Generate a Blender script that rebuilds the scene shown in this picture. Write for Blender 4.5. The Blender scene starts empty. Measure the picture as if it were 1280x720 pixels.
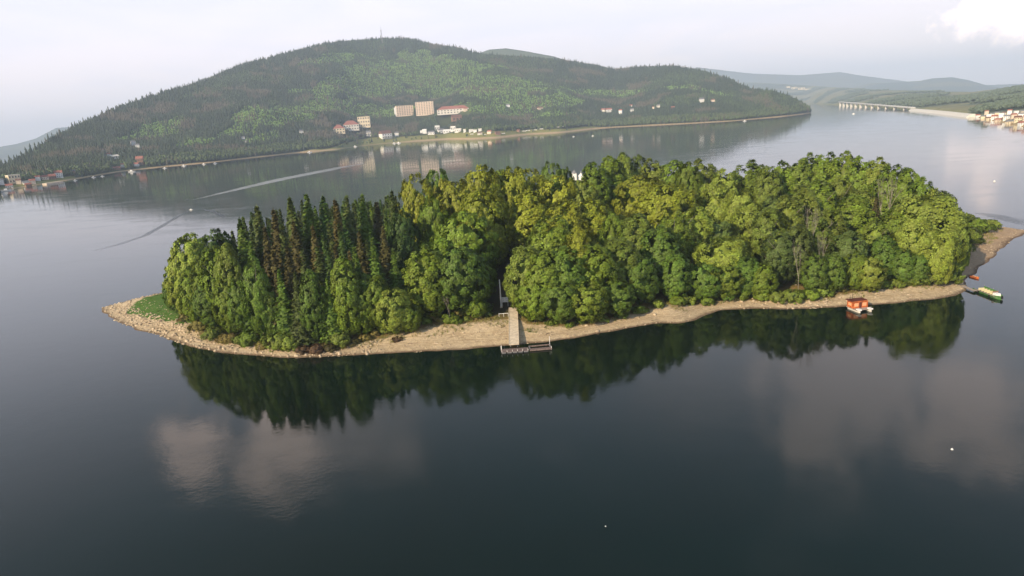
import bpy, math, random
import numpy as np
from mathutils import Vector, Matrix
R = math.radians
C = bpy.context.scene.collection
sc = bpy.context.scene
rng = np.random.default_rng(7); random.seed(7)

# ------------------------------------------------------------------ camera
F = 820.0                                   # focal length in pixels of a 1280 px wide frame
CAMZ = 60.0
PITCH, ROLL = 14.46, -3.9
cam_d = bpy.data.cameras.new('camera'); cam = bpy.data.objects.new('camera', cam_d); C.objects.link(cam)
cam_d.sensor_width = 36; cam_d.lens = 36 * F / 1280; cam_d.clip_start = 0.5; cam_d.clip_end = 60000
CM = Matrix.Rotation(R(90 - PITCH), 4, 'X') @ Matrix.Rotation(R(ROLL), 4, 'Z')
cam.matrix_world = Matrix.Translation((0, 0, CAMZ)) @ CM
sc.camera = cam
CM3 = np.array(CM.to_3x3())

# ------------------------------------------------------------------ sun, sky, exposure
SUN_AZ_VEC = (-0.70, -0.71); SUN_EL = 26
sd = Vector((SUN_AZ_VEC[0], SUN_AZ_VEC[1], 0)).normalized() * math.cos(R(SUN_EL)) + Vector((0, 0, math.sin(R(SUN_EL))))
sl = bpy.data.lights.new('sun', 'SUN'); sl.energy = 5.0; sl.angle = R(0.6); sl.color = (1.0, 0.80, 0.56)
so = bpy.data.objects.new('sun', sl); C.objects.link(so); so.location = (-300, -200, 400)
so.rotation_euler = (-sd).to_track_quat('-Z', 'Y').to_euler()
sc.view_settings.view_transform = 'Standard'; sc.view_settings.look = 'None'
sc.view_settings.exposure = 0.33; sc.view_settings.gamma = 1.0; sc.view_settings.use_curve_mapping = False
sc.cycles.use_denoising = True
sc.cycles.max_bounces = 8; sc.cycles.diffuse_bounces = 3; sc.cycles.glossy_bounces = 3
sc.cycles.transparent_max_bounces = 8; sc.cycles.volume_bounces = 1

def ray(x, y):
    d = CM3 @ np.array([(x - 640) / F, -(y - 360) / F, -1.0])
    return d / np.linalg.norm(d)
def ground(x, y, z=0.0):
    d = ray(x, y); t = (z - CAMZ) / d[2]
    return np.array([d[0] * t, d[1] * t])
def azr(p): return math.atan2(p[0], p[1]), math.hypot(p[0], p[1])

world = bpy.data.worlds.new('World'); sc.world = world; world.use_nodes = True
class NT:
    """small helper to write node trees"""
    def __init__(s, tree): s.t = tree; s.n = tree.nodes; s.l = tree.links
    def add(s, typ, ins=None, **kw):
        n = s.n.new(typ)
        for k, v in kw.items(): setattr(n, k, v)
        for k, v in (ins or {}).items():
            sock = n.inputs[k]
            if isinstance(v, bpy.types.NodeSocket): s.l.new(v, sock)
            else: sock.default_value = v
        return n
    def math(s, op, a, b=0.0, c=None, clamp=False):
        ins = {0: a, 1: b}
        if c is not None: ins[2] = c
        return s.add('ShaderNodeMath', ins, operation=op, use_clamp=clamp).outputs[0]
    def mix(s, f, a, b, blend='MIX'):
        n = s.add('ShaderNodeMix', data_type='RGBA', blend_type=blend)
        for k, v in ((0, f), (6, a), (7, b)):
            if isinstance(v, bpy.types.NodeSocket): s.l.new(v, n.inputs[k])
            else: n.inputs[k].default_value = v
        return n.outputs[2]
    def noise(s, vec, scale, detail=3, rough=0.55, dist=0.0):
        n = s.add('ShaderNodeTexNoise', {'Scale': scale, 'Detail': detail, 'Roughness': rough, 'Distortion': dist})
        s.l.new(vec, n.inputs['Vector']); return n.outputs['Fac']
    def ramp(s, f, lo, hi, a=0.0, b=1.0, smooth=True):
        n = s.add('ShaderNodeMapRange', {'Value': f, 'From Min': lo, 'From Max': hi, 'To Min': a, 'To Max': b})
        if smooth: n.interpolation_type = 'SMOOTHSTEP'
        return n.outputs[0]

wt = NT(world.node_tree); wt.n.clear()
sky = wt.add('ShaderNodeTexSky', sky_type='NISHITA', sun_disc=False)
sky.sun_elevation = R(SUN_EL); sky.sun_rotation = math.atan2(sd.x, sd.y); sky.altitude = 600
sky.air_density = 1.0; sky.dust_density = 2.0; sky.ozone_density = 1.5
tc = wt.add('ShaderNodeTexCoord').outputs['Generated']
sx = wt.add('ShaderNodeSeparateXYZ', {0: tc})
zc = wt.math('MAXIMUM', sx.outputs[2], 0.02)
# flat cloud deck: direction divided by height above the horizon
den = wt.math('ADD', zc, 0.12)
pl = wt.add('ShaderNodeCombineXYZ', {0: wt.math('DIVIDE', sx.outputs[0], den), 1: wt.math('DIVIDE', sx.outputs[1], den), 2: 0.0}).outputs[0]
n1 = wt.noise(pl, 0.9, 5, 0.55, 0.3); n2 = wt.noise(pl, 2.6, 6, 0.62, 0.2)
veil = wt.ramp(sx.outputs[2], 0.10, 0.62, 0.93, 0.10)
cl = wt.ramp(wt.math('ADD', wt.math('MULTIPLY', n1, 0.65), wt.math('MULTIPLY', n2, 0.35)), 0.47, 0.66, 0.0, 0.45)
def puff(px, py, below, rad, amp):
    d = ray(px, py)
    if below: d = d * np.array([1, 1, -1])
    n = wt.add('ShaderNodeVectorMath', operation='DISTANCE', ins={0: tc, 1: tuple(d)})
    dd = wt.math('ADD', n.outputs['Value'], wt.math('MULTIPLY', wt.math('SUBTRACT', wt.noise(tc, 16.0, 5, 0.6), 0.5), 0.26))
    return wt.ramp(dd, rad * 0.25, rad, amp, 0.0)
puffs = [puff(255, 555, True, 0.075, 1.0), puff(352, 555, True, 0.11, 1.0), puff(440, 530, True, 0.16, 0.55),
         puff(1060, 480, True, 0.20, 0.7), puff(1220, 520, True, 0.13, 0.8), puff(1010, 530, True, 0.10, 0.7), puff(1130, 540, True, 0.08, 0.7), puff(880, 490, True, 0.13, 0.4), puff(1268, 4, False, 0.058, 1.0)]
pf = puffs[0]
for q in puffs[1:]: pf = wt.math('MAXIMUM', pf, q)
fac = wt.math('MAXIMUM', wt.math('MAXIMUM', veil, cl), pf)
skyc = wt.mix(1.0, sky.outputs[0], (0.58, 0.90, 0.95, 1), 'MULTIPLY')
# pale lilac veil, pinker low in the sky, faint streaks, and brighter cream where cloud is thick
lowc = wt.mix(wt.ramp(sx.outputs[2], 0.0, 0.22), (10.0, 8.7, 8.5, 1), (8.9, 8.6, 9.7, 1))
st = wt.noise(wt.add('ShaderNodeMapping', {0: tc, 3: (1.5, 1.5, 9.0)}).outputs[0], 1.6, 5, 0.55, 0.6)
lowc = wt.mix(wt.ramp(st, 0.35, 0.7, 0.0, 0.55), lowc, (7.7, 7.7, 8.8, 1))
lowc = wt.mix(pf, lowc, (15.0, 12.4, 11.6, 1))
fin = wt.mix(fac, skyc, lowc)
bg = wt.add('ShaderNodeBackground', {0: fin, 1: 0.11})
wt.l.new(bg.outputs[0], wt.add('ShaderNodeOutputWorld').inputs[0])

# ------------------------------------------------------------------ helpers
def tag(o, label=None, cat=None, group=None, kind=None):
    if label: o['label'] = label
    if cat: o['category'] = cat
    if group: o['group'] = group
    if kind: o['kind'] = kind
    return o
def link(name, mesh, parent=None, mat=None):
    o = bpy.data.objects.new(name, mesh); C.objects.link(o)
    if parent: o.parent = parent
    if mat and not mesh.materials: mesh.materials.append(mat)
    return o
def empty(name, loc, rz=0.0, scale=None):
    o = bpy.data.objects.new(name, None); C.objects.link(o)
    o.location = loc; o.rotation_euler = (0, 0, rz); o.empty_display_size = 1
    if scale: o.scale = scale
    return o
def npmesh(name, V, Fc, smooth=False):
    """V (n,3), Fc (m,k) constant polygon size"""
    V = np.asarray(V, dtype=np.float32); Fc = np.asarray(Fc, dtype=np.int32)
    m = bpy.data.meshes.new(name); k = Fc.shape[1]
    m.vertices.add(len(V)); m.vertices.foreach_set('co', V.ravel())
    m.loops.add(Fc.size); m.loops.foreach_set('vertex_index', Fc.ravel())
    m.polygons.add(len(Fc)); m.polygons.foreach_set('loop_start', np.arange(0, Fc.size, k, dtype=np.int32))
    m.update(calc_edges=True)
    if smooth: m.polygons.foreach_set('use_smooth', np.ones(len(Fc), dtype=bool))
    return m
class MB:
    """collects boxes / tubes / prisms into one mesh"""
    def __init__(s): s.v = []; s.f = []
    def raw(s, v, f):
        n = len(s.v); s.v += [tuple(p) for p in v]; s.f += [tuple(i + n for i in q) for q in f]; return s
    def box(s, c, d, rz=0.0, taper=1.0):
        x, y, z = [q / 2 for q in d]; v = []
        for dz in (-1, 1):
            k = taper if dz > 0 else 1
            for a, b in ((-1, -1), (1, -1), (1, 1), (-1, 1)):
                X, Y = a * x * k, b * y * k
                v.append((c[0] + X * math.cos(rz) - Y * math.sin(rz), c[1] + X * math.sin(rz) + Y * math.cos(rz), c[2] + dz * z))
        return s.raw(v, [(3, 2, 1, 0), (4, 5, 6, 7), (0, 1, 5, 4), (1, 2, 6, 5), (2, 3, 7, 6), (3, 0, 4, 7)])
    def tube(s, a, b, r0, r1=None, n=6):
        a, b = Vector(a), Vector(b); r1 = r0 if r1 is None else r1
        q = (b - a).to_track_quat('Z', 'Y'); v = []
        for p, r in ((a, r0), (b, r1)):
            for i in range(n):
                t = 2 * math.pi * i / n
                v.append(p + q @ Vector((r * math.cos(t), r * math.sin(t), 0)))
        f = [(i, (i + 1) % n, n + (i + 1) % n, n + i) for i in range(n)]
        f += [tuple(range(n - 1, -1, -1)), tuple(range(n, 2 * n))]
        return s.raw(v, f)
    def gable(s, w, d, z, h, ov=0.4, th=0.25):
        """gabled roof, ridge along x"""
        W, D = w / 2 + ov, d / 2 + ov
        v = [(-W, -D, z), (W, -D, z), (W, D, z), (-W, D, z), (-W, 0, z + h), (W, 0, z + h)]
        return s.raw([(a, b, c + th) for a, b, c in v], [(0, 1, 5, 4), (2, 3, 4, 5), (1, 2, 5), (3, 0, 4), (3, 2, 1, 0)])
    def hip(s, w, d, z, h, ov=0.5):
        W, D = w / 2 + ov, d / 2 + ov; k = max(W - D, 0.02)
        v = [(-W, -D, z), (W, -D, z), (W, D, z), (-W, D, z), (-k, 0, z + h), (k, 0, z + h)]
        return s.raw(v, [(0, 1, 5, 4), (2, 3, 4, 5), (1, 2, 5), (3, 0, 4), (3, 2, 1, 0)])
    def build(s, name, mat, parent=None, smooth=False):
        m = bpy.data.meshes.new(name); m.from_pydata(s.v, [], s.f); m.update()
        if smooth: m.polygons.foreach_set('use_smooth', [True] * len(m.polygons))
        return link(name, m, parent, mat)

def vnoise(x, y, seed=0):
    xi, yi = np.floor(x).astype(np.int64), np.floor(y).astype(np.int64); xf, yf = x - xi, y - yi
    def h(a, b):
        n = (a * 374761393 + b * 668265263 + seed * 974634777) & 0xffffffff
        n = ((n ^ (n >> 13)) * 1274126177) & 0xffffffff
        return ((n ^ (n >> 16)) & 0xffff) / 65535.0
    u, v = xf * xf * (3 - 2 * xf), yf * yf * (3 - 2 * yf)
    return (h(xi, yi) * (1 - u) + h(xi + 1, yi) * u) * (1 - v) + (h(xi, yi + 1) * (1 - u) + h(xi + 1, yi + 1) * u) * v
def fbm(x, y, seed=0, o=4):
    s, a, t = 0.0, 0.5, 0.0
    for i in range(o): s = s + a * vnoise(x * 2 ** i, y * 2 ** i, seed + i); t += a; a *= 0.5
    return s / t

# ------------------------------------------------------------------ materials
def mat(name, col, rough=0.7, var=0.15, scale=1.0, bump=0.0, spec=0.3, metal=0.0, col2=None, bscale=None):
    m = bpy.data.materials.new(name); m.use_nodes = True; t = NT(m.node_tree)
    b = t.n['Principled BSDF']; g = t.add('ShaderNodeNewGeometry').outputs['Position']
    n = t.noise(g, scale, 4, 0.6)
    c2 = col2 or tuple(max(0, c * (1 - var * 2)) for c in col)
    c = t.mix(t.ramp(n, 0.3, 0.7), (*c2, 1), (*[min(1, q * (1 + var * 0.5)) for q in col], 1))
    t.l.new(c, b.inputs['Base Color']); b.inputs['Roughness'].default_value = rough
    b.inputs['Specular IOR Level'].default_value = spec; b.inputs['Metallic'].default_value = metal
    if bump:
        bn = t.add('ShaderNodeBump', {'Height': t.noise(g, bscale or scale * 4, 3, 0.6), 'Strength': bump, 'Distance': 0.1})
        t.l.new(bn.outputs[0], b.inputs['Normal'])
    return m
def leafmat(name, trans=0.25, nscale=0.5):
    """foliage: colour comes from the object's own colour, with clump to clump and leaf to leaf variation"""
    m = bpy.data.materials.new(name); m.use_nodes = True; t = NT(m.node_tree); t.n.clear()
    oi = t.add('ShaderNodeObjectInfo'); g = t.add('ShaderNodeNewGeometry')
    n = t.noise(g.outputs['Position'], nscale, 3, 0.6)
    isl = g.outputs['Random Per Island']
    hue = t.add('ShaderNodeHueSaturation', {'Color': oi.outputs['Color'],
        'Hue': t.ramp(n, 0.25, 0.75, 0.491, 0.509), 'Saturation': 1.0,
        'Value': t.math('MULTIPLY', t.ramp(n, 0.25, 0.75, 0.75, 1.3), t.ramp(isl, 0, 1, 0.65, 1.4, False))})
    d = t.add('ShaderNodeBsdfPrincipled', {'Base Color': hue.outputs[0], 'Roughness': 0.55, 'Specular IOR Level': 0.25})
    tr = t.add('ShaderNodeBsdfTranslucent', {0: hue.outputs[0]})
    mx = t.add('ShaderNodeMixShader', {0: trans, 1: d.outputs[0], 2: tr.outputs[0]})
    t.l.new(mx.outputs[0], t.add('ShaderNodeOutputMaterial').inputs[0]); return m
M = {}
M['leaf'] = leafmat('broadleaf_foliage', 0.16, 0.45)
M['needle'] = leafmat('needle_foliage', 0.08, 0.4)
M['bark'] = mat('bark', (0.13, 0.10, 0.075), 0.9, 0.3, 3.0, 0.6)
M['palebark'] = mat('pale_bark', (0.34, 0.30, 0.25), 0.9, 0.3, 3.0, 0.4)
M['concrete'] = mat('jetty_concrete', (0.66, 0.56, 0.42), 0.85, 0.12, 1.2, 0.3)
M['wood'] = mat('weathered_wood', (0.23, 0.17, 0.15), 0.8, 0.25, 2.5, 0.4)
M['steel'] = mat('grey_steel', (0.30, 0.29, 0.30), 0.5, 0.15, 2.0, metal=0.4)
M['white'] = mat('white_paint', (0.84, 0.83, 0.80), 0.5, 0.05, 2.0)
M['offwhite'] = mat('offwhite_render', (0.74, 0.70, 0.62), 0.8, 0.08, 0.3)
M['cream'] = mat('cream_render', (0.78, 0.66, 0.46), 0.8, 0.08, 0.3)
M['pink'] = mat('pink_render', (0.82, 0.66, 0.51), 0.8, 0.1, 0.3)
M['brownwall'] = mat('brown_timber_wall', (0.30, 0.17, 0.11), 0.8, 0.15, 0.5)
M['redroof'] = mat('red_roof', (0.38, 0.15, 0.11), 0.75, 0.2, 0.5)
M['brownroof'] = mat('brown_roof', (0.20, 0.10, 0.07), 0.8, 0.2, 0.5)
M['greyroof'] = mat('grey_roof', (0.22, 0.22, 0.23), 0.8, 0.15, 0.5)
M['glass'] = mat('dark_window', (0.05, 0.055, 0.065), 0.15, 0.1, 0.5, spec=0.6)
M['orange'] = mat('orange_hull', (0.58, 0.15, 0.04), 0.55, 0.28, 1.4)
M['paleorange'] = mat('pale_orange_panel', (0.85, 0.42, 0.22), 0.5, 0.05, 1.0)
M['darkred'] = mat('dark_red_canopy', (0.12, 0.035, 0.025), 0.7, 0.1, 1.0)
M['green'] = mat('green_boat_paint', (0.09, 0.24, 0.06), 0.5, 0.28, 1.4)
M['black'] = mat('black_rubber', (0.02, 0.02, 0.022), 0.5, 0.1, 1.0)
M['bench'] = mat('cream_bench', (0.66, 0.58, 0.36), 0.6, 0.05, 1.0)
M['plankm'] = mat('pale_planks', (0.42, 0.35, 0.30), 0.8, 0.2, 3.0, 0.3)
M['stone'] = mat('pale_rubble', (0.52, 0.42, 0.29), 0.9, 0.3, 0.5, 0.4, col2=(0.24, 0.18, 0.12))
M['grass'] = mat('dry_grass_blades', (0.26, 0.22, 0.07), 0.9, 0.2, 0.3, col2=(0.11, 0.15, 0.03))

# ------------------------------------------------------------------ water
def water_mat():
    m = bpy.data.materials.new('lake_water'); m.use_nodes = True; t = NT(m.node_tree); b = t.n['Principled BSDF']
    g = t.add('ShaderNodeNewGeometry').outputs['Position']
    big = t.noise(g, 0.012, 4, 0.55, 0.5)
    c = t.mix(t.ramp(big, 0.35, 0.65), (0.0045, 0.0100, 0.0050, 1), (0.0030, 0.0110, 0.0070, 1))
    t.l.new(c, b.inputs['Base Color']); b.inputs['IOR'].default_value = 1.33
    rip = t.noise(t.add('ShaderNodeMapping', {0: g, 3: (0.02, 0.05, 1)}).outputs[0], 1.0, 4, 0.6, 0.8)
    t.l.new(t.ramp(rip, 0.42, 0.72, 0.045, 0.11), b.inputs['Roughness'])
    h = t.math('ADD', t.math('MULTIPLY', t.noise(g, 1.1, 3, 0.6), 0.5), t.math('MULTIPLY', t.noise(g, 0.16, 3, 0.5), 1.2))
    bn = t.add('ShaderNodeBump', {'Height': h, 'Strength': t.ramp(rip, 0.35, 0.75, 0.10, 0.32), 'Distance': 0.10})
    t.l.new(bn.outputs[0], b.inputs['Normal']); return m
WR = 15000.0
V, Fq = [], []
n = 96
for i in range(n): V.append((WR * math.sin(2 * math.pi * i / n), WR * math.cos(2 * math.pi * i / n), 0))
me = bpy.data.meshes.new('lake_water'); me.from_pydata(V, [], [tuple(range(n - 1, -1, -1))])
tag(link('lake_water', me, None, water_mat()), 'calm dark lake water mirroring the island woods and the pale sky', 'water', kind='structure')
tag(link('lake_bed', npmesh('lake_bed', [(-WR, -WR, -4), (WR, -WR, -4), (WR, WR, -4), (-WR, WR, -4)], [(0, 1, 2, 3)]), None,
    mat('lake_bed_mud', (0.05, 0.05, 0.035))), 'muddy bed under the lake water', 'lake bed', kind='structure')

# ------------------------------------------------------------------ island ground
front = [(125,385),(131,392),(145,403),(165,410),(190,418),(215,427),(240,434),(270,440),(310,444),(350,447),(400,447),(440,445),(480,442),
 (520,441),(560,438),(600,435),(640,432),(680,428),(720,423),(745,418),(780,411),(820,405),(850,404),(870,400),(885,393),(900,388),(940,386),
 (980,387),(1020,386),(1050,384),(1090,381),(1130,378),(1170,374),(1198,370),(1209,363),(1206,355),(1210,347),(1221,340),(1233,329),(1244,319),(1254,310),(1267,300),(1280,293),(1296,289)]
back = [(1292,287),(1280,287),(1262,284.5),(1246,283),(1215,273),(1190,267),(1150,260),(1050,256),(950,258),(800,264),(650,278),(520,292),(400,312),(300,335),(240,355),(208,365),(190,369),(165,374),(145,380)]
poly = np.array([ground(*p) for p in front + back])
def sdf(P, poly):
    """signed distance, positive inside"""
    A = poly; B = np.roll(poly, -1, 0); best = np.full(len(P), 1e9); ins = np.zeros(len(P), bool)
    for a, b in zip(A, B):
        ab = b - a; t = np.clip(((P - a) @ ab) / (ab @ ab), 0, 1)
        best = np.minimum(best, np.hypot(*(P - a - t[:, None] * ab).T))
        c = ((a[1] > P[:, 1]) != (b[1] > P[:, 1]))
        with np.errstate(divide='ignore', invalid='ignore'):
            c &= P[:, 0] < (b[0] - a[0]) * (P[:, 1] - a[1]) / (b[1] - a[1]) + a[0]
        ins ^= c
    return np.where(ins, best, -best)
def prof(d): return np.interp(d, [-12, 0, 1.2, 5, 9, 14, 40, 80], [-3.5, -0.03, 0.22, 0.75, 1.5, 2.6, 4.6, 6.0])
x0, y0 = poly.min(0) - 14; x1, y1 = poly.max(0) + 14
gs = 1.0
gx, gy = np.arange(x0, x1, gs), np.arange(y0, y1, gs)
X, Y = np.meshgrid(gx, gy); P = np.stack([X.ravel(), Y.ravel()], 1)
def island_d(P):
    return sdf(P, poly) + (fbm(P[:, 0] / 7, P[:, 1] / 7, 3) - 0.5) * 2.2
def island_z(P, D=None):
    D = island_d(P) if D is None else D
    return prof(D) + np.clip(D, 0, 4) / 4 * ((fbm(P[:, 0] / 3.0, P[:, 1] / 3.0, 11) - 0.5) * 0.5 + (fbm(P[:, 0] / 18, P[:, 1] / 18, 15) - 0.5) * 0.9)
D = island_d(P); Z = island_z(P, D)
# vegetation line (world) from the photograph
vegpx = [(206,366),(222,372),(234,402),(250,416),(300,427),(350,433),(400,436),(425,433),(440,429),(500,419),(560,411),(620,404),(680,408),(730,406),(780,395),
 (820,386),(870,379),(920,373),(980,374),(1040,370),(1100,362),(1150,358),(1186,355),(1190,340),(1203,322),(1218,304),(1236,289)]
veg = [ground(x, y, 1.5) for x, y in vegpx]
vb = [ground(*p) for p in [(1225,281),(1150,266),(1050,260),(950,262),(800,268),(650,282),(520,296),(400,316),(300,340),(240,357)]]
vpoly = np.array(veg + vb)
VD = sdf(P, vpoly) + (fbm(P[:, 0] / 4, P[:, 1] / 4, 21) - 0.5) * 5
mead = np.array([ground(x, y, 1.2) for x, y in [(156,388),(168,381),(190,374),(212,366),(232,366),(250,385),(252,414),(235,408),(205,401),(175,396)]])
MD = sdf(P, mead) + (fbm(P[:, 0] / 2.5, P[:, 1] / 2.5, 31) - 0.5) * 5
tipd = np.array([azr(p)[0] for p in P]) 
mudm = np.clip((P[:, 0] - ground(1200, 352)[0]) / 10, 0, 1)
nx, ny = len(gx), len(gy)
idx = np.arange(nx * ny).reshape(ny, nx)
Q = np.stack([idx[:-1, :-1], idx[:-1, 1:], idx[1:, 1:], idx[1:, :-1]], -1).reshape(-1, 4)
keep = (D[Q].max(1) > -10)
Q = Q[keep]
me = npmesh('island_ground', np.column_stack([P, Z]), Q, True)
for nm, arr in (('veg', np.clip(VD / 3 + 0.3, 0, 1)), ('meadow', np.clip(MD / 2 + 0.4, 0, 1)), ('mud', mudm), ('inland', D)):
    a = me.attributes.new(nm, 'FLOAT', 'POINT'); a.data.foreach_set('value', arr.astype(np.float32))
def island_mat():
    m = bpy.data.materials.new('island_soil'); m.use_nodes = True; t = NT(m.node_tree); b = t.n['Principled BSDF']
    g = t.add('ShaderNodeNewGeometry').outputs['Position']
    A = lambda n: t.add('ShaderNodeAttribute', attribute_name=n).outputs['Fac']
    n1, n2, n3 = t.noise(g, 0.12, 4, 0.6), t.noise(g, 0.9, 6, 0.72), t.noise(g, 2.4, 5, 0.75)
    sand = t.mix(t.ramp(n1, 0.35, 0.65), (0.54, 0.43, 0.29, 1), (0.43, 0.33, 0.21, 1))
    sand = t.mix(t.ramp(n2, 0.42, 0.62, 0, 0.8), sand, (0.66, 0.53, 0.33, 1))
    sand = t.mix(t.ramp(n3, 0.50, 0.72, 0, 0.75), sand, (0.17, 0.11, 0.06, 1))
    zz = t.add('ShaderNodeSeparateXYZ', {0: g}).outputs[2]
    lines = t.noise(t.add('ShaderNodeCombineXYZ', {0: t.math('MULTIPLY', zz, 5.0), 1: n1, 2: 0.0}).outputs[0], 1.6, 4, 0.7)
    sand = t.mix(t.ramp(lines, 0.48, 0.62, 0, 0.55), sand, (0.30, 0.20, 0.11, 1))
    mud = t.mix(t.ramp(n2, 0.3, 0.7), (0.42, 0.30, 0.19, 1), (0.28, 0.19, 0.12, 1))
    c = t.mix(t.math('MULTIPLY', A('mud'), 0.85), sand, mud)
    soil = t.mix(t.ramp(n1, 0.3, 0.7), (0.075, 0.045, 0.028, 1), (0.05, 0.055, 0.02, 1))
    vegc = t.mix(t.ramp(n2, 0.35, 0.65), (0.15, 0.13, 0.04, 1), (0.24, 0.16, 0.065, 1))
    v = A('veg')
    c = t.mix(t.ramp(v, 0.15, 0.6), c, vegc)
    c = t.mix(t.ramp(A('inland'), 16, 24), c, soil)
    gr = t.mix(t.ramp(n2, 0.3, 0.7), (0.06, 0.13, 0.018, 1), (0.095, 0.17, 0.028, 1))
    c = t.mix(t.ramp(A('meadow'), 0.3, 0.75), c, gr)
    z = t.add('ShaderNodeSeparateXYZ', {0: g}).outputs[2]
    wet = t.ramp(t.math('ADD', z, t.math('MULTIPLY', t.math('SUBTRACT', n2, .5), .25)), 0.05, 0.34, 1.0, 0.0)
    c = t.mix(t.math('MULTIPLY', wet, 0.8), c, (0.085, 0.05, 0.03, 1))
    t.l.new(c, b.inputs['Base Color']); b.inputs['Roughness'].default_value = 0.9; b.inputs['Specular IOR Level'].default_value = 0.15
    bn = t.add('ShaderNodeBump', {'Height': t.math('ADD', n2, t.math('MULTIPLY', n3, 0.4)), 'Strength': 0.7, 'Distance': 0.35})
    t.l.new(bn.outputs[0], b.inputs['Normal']); return m
tag(link('island_ground', me, None, island_mat()), 'wooded island with a sandy beach, grassy left tip and brown right spit', 'island', kind='structure')
def gz(x, y): return float(island_z(np.array([[x, y]]))[0])

# stones on the beach: rubble too small to pick apart singly
def rubble(name, label, pts, smin, smax, material):
    t = (1 + 5 ** .5) / 2
    iv = np.array([(-1,t,0),(1,t,0),(-1,-t,0),(1,-t,0),(0,-1,t),(0,1,t),(0,-1,-t),(0,1,-t),(t,0,-1),(t,0,1),(-t,0,-1),(-t,0,1)]) / 1.9
    fi = np.array([(0,11,5),(0,5,1),(0,1,7),(0,7,10),(0,10,11),(1,5,9),(5,11,4),(11,10,2),(10,7,6),(7,1,8),(3,9,4),(3,4,2),(3,2,6),(3,6,8),(3,8,9),(4,9,5),(2,4,11),(6,2,10),(8,6,7),(9,8,1)])
    n = len(pts); s = (smin + (smax - smin) * rng.random(n) ** 2.2)[:, None, None] * (0.6 + 0.8 * rng.random((n, 1, 3))) * np.array([1, 1, 0.6])
    v = iv[None] * (0.75 + 0.5 * rng.random((n, 12, 1))) * s
    a = rng.random(n) * 6.28; ca, sa = np.cos(a)[:, None], np.sin(a)[:, None]
    v = np.stack([v[..., 0] * ca - v[..., 1] * sa, v[..., 0] * sa + v[..., 1] * ca, v[..., 2]], -1)
    z = island_z(pts)
    v = v + np.column_stack([pts, z])[:, None, :]
    f = fi[None] + (np.arange(n) * 12)[:, None, None]
    return tag(link(name, npmesh(name, v.reshape(-1, 3), f.reshape(-1, 3)), None, material), label, 'stones', kind='stuff')
cand = np.column_stack([rng.uniform(x0, x1, 160000), rng.uniform(y0, y1, 160000)])
cd = sdf(cand, poly); cv = sdf(cand, vpoly); azc = np.arctan2(cand[:, 0], cand[:, 1])
def azpx(x, y=420): return azr(ground(x, y))[0]
frontm = (cand[:, 1] < 330)
w = np.interp(azc, [azpx(120), azpx(200), azpx(380), azpx(470), azpx(486), azpx(700), azpx(880), azpx(930), azpx(1060), azpx(1100)], [1, 1, 0.9, 1, 0.02, 0.02, 0.05, 0.6, 0.5, 0.1])
sel = (cd > 0.4) & (cd < 9.5) & (cv < 0.5) & frontm & (rng.random(len(cand)) < w * 0.95) & (cand[:, 0] < ground(1150, 376)[0])
rubble('shore_rubble', 'pale broken stones heaped along the waterline of the beach', cand[sel], 0.10, 0.62, M['stone'])
sel2 = (cd > 0.2) & (cd < 16) & (cv < 2.5) & (rng.random(len(cand)) < 0.45)
rubble('beach_pebbles', 'small pale pebbles scattered over the sandy beach', cand[sel2], 0.06, 0.32, M['stone'])

db = MB()
for i in range(70):
    k_ = rng.integers(len(cand[sel2])); x_, y_ = cand[sel2][k_]; a_ = rng.normal(0, .5); l_ = rng.uniform(.6, 2.6); z_ = float(island_z(np.array([[x_, y_]]))[0]) + .08
    db.tube((x_ - l_ * math.cos(a_) / 2, y_ - l_ * math.sin(a_) / 2, z_), (x_ + l_ * math.cos(a_) / 2, y_ + l_ * math.sin(a_) / 2, z_ + rng.uniform(0, .25)), .09, .04, 5)
tag(db.build('driftwood', M['bark']), 'dark sticks and driftwood washed up along the beach', 'driftwood', kind='stuff')

# ------------------------------------------------------------------ foliage generators
def quads(P, N, S, asp=1.0, up=None):
    """leaf quads at P with normals N and size S"""
    n = len(P); a = rng.normal(size=(n, 3)) if up is None else up + rng.normal(size=(n, 3)) * 0.35
    U = np.cross(N, a); U /= np.linalg.norm(U, axis=1)[:, None] + 1e-9
    W = np.cross(N, U); S = np.asarray(S)[:, None]
    k = 0.25 * S * N
    v = np.stack([P - U * S * 0.5 - k, P - W * S * asp * 0.55, P + U * S * 0.5 - k, P + W * S * asp * 0.55], 1)
    return v
def assemble(name, V4, material, core=None):
    V = V4.reshape(-1, 3); Fc = np.arange(len(V)).reshape(-1, 4)
    if core is not None:
        cv, cf = core; Fc = np.vstack([Fc, cf + len(V)]); V = np.vstack([V, cv])
    m = npmesh(name, V, Fc); m.materials.append(material); return m
def revolve(radf, H, k, na=14, nh=9, jit=0.12):
    ts = np.linspace(0.0, 1, nh); v = []
    for t in ts:
        for j in range(na):
            a = 2 * math.pi * j / na; r = max(radf(t), 0.01) * k * (1 + jit * (random.random() - .5) * 2)
            v.append((r * math.cos(a), r * math.sin(a), t * H))
    f = [(i * na + j, i * na + (j + 1) % na, (i + 1) * na + (j + 1) % na, (i + 1) * na + j) for i in range(nh - 1) for j in range(na)]
    return np.array(v), np.array(f)
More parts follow.
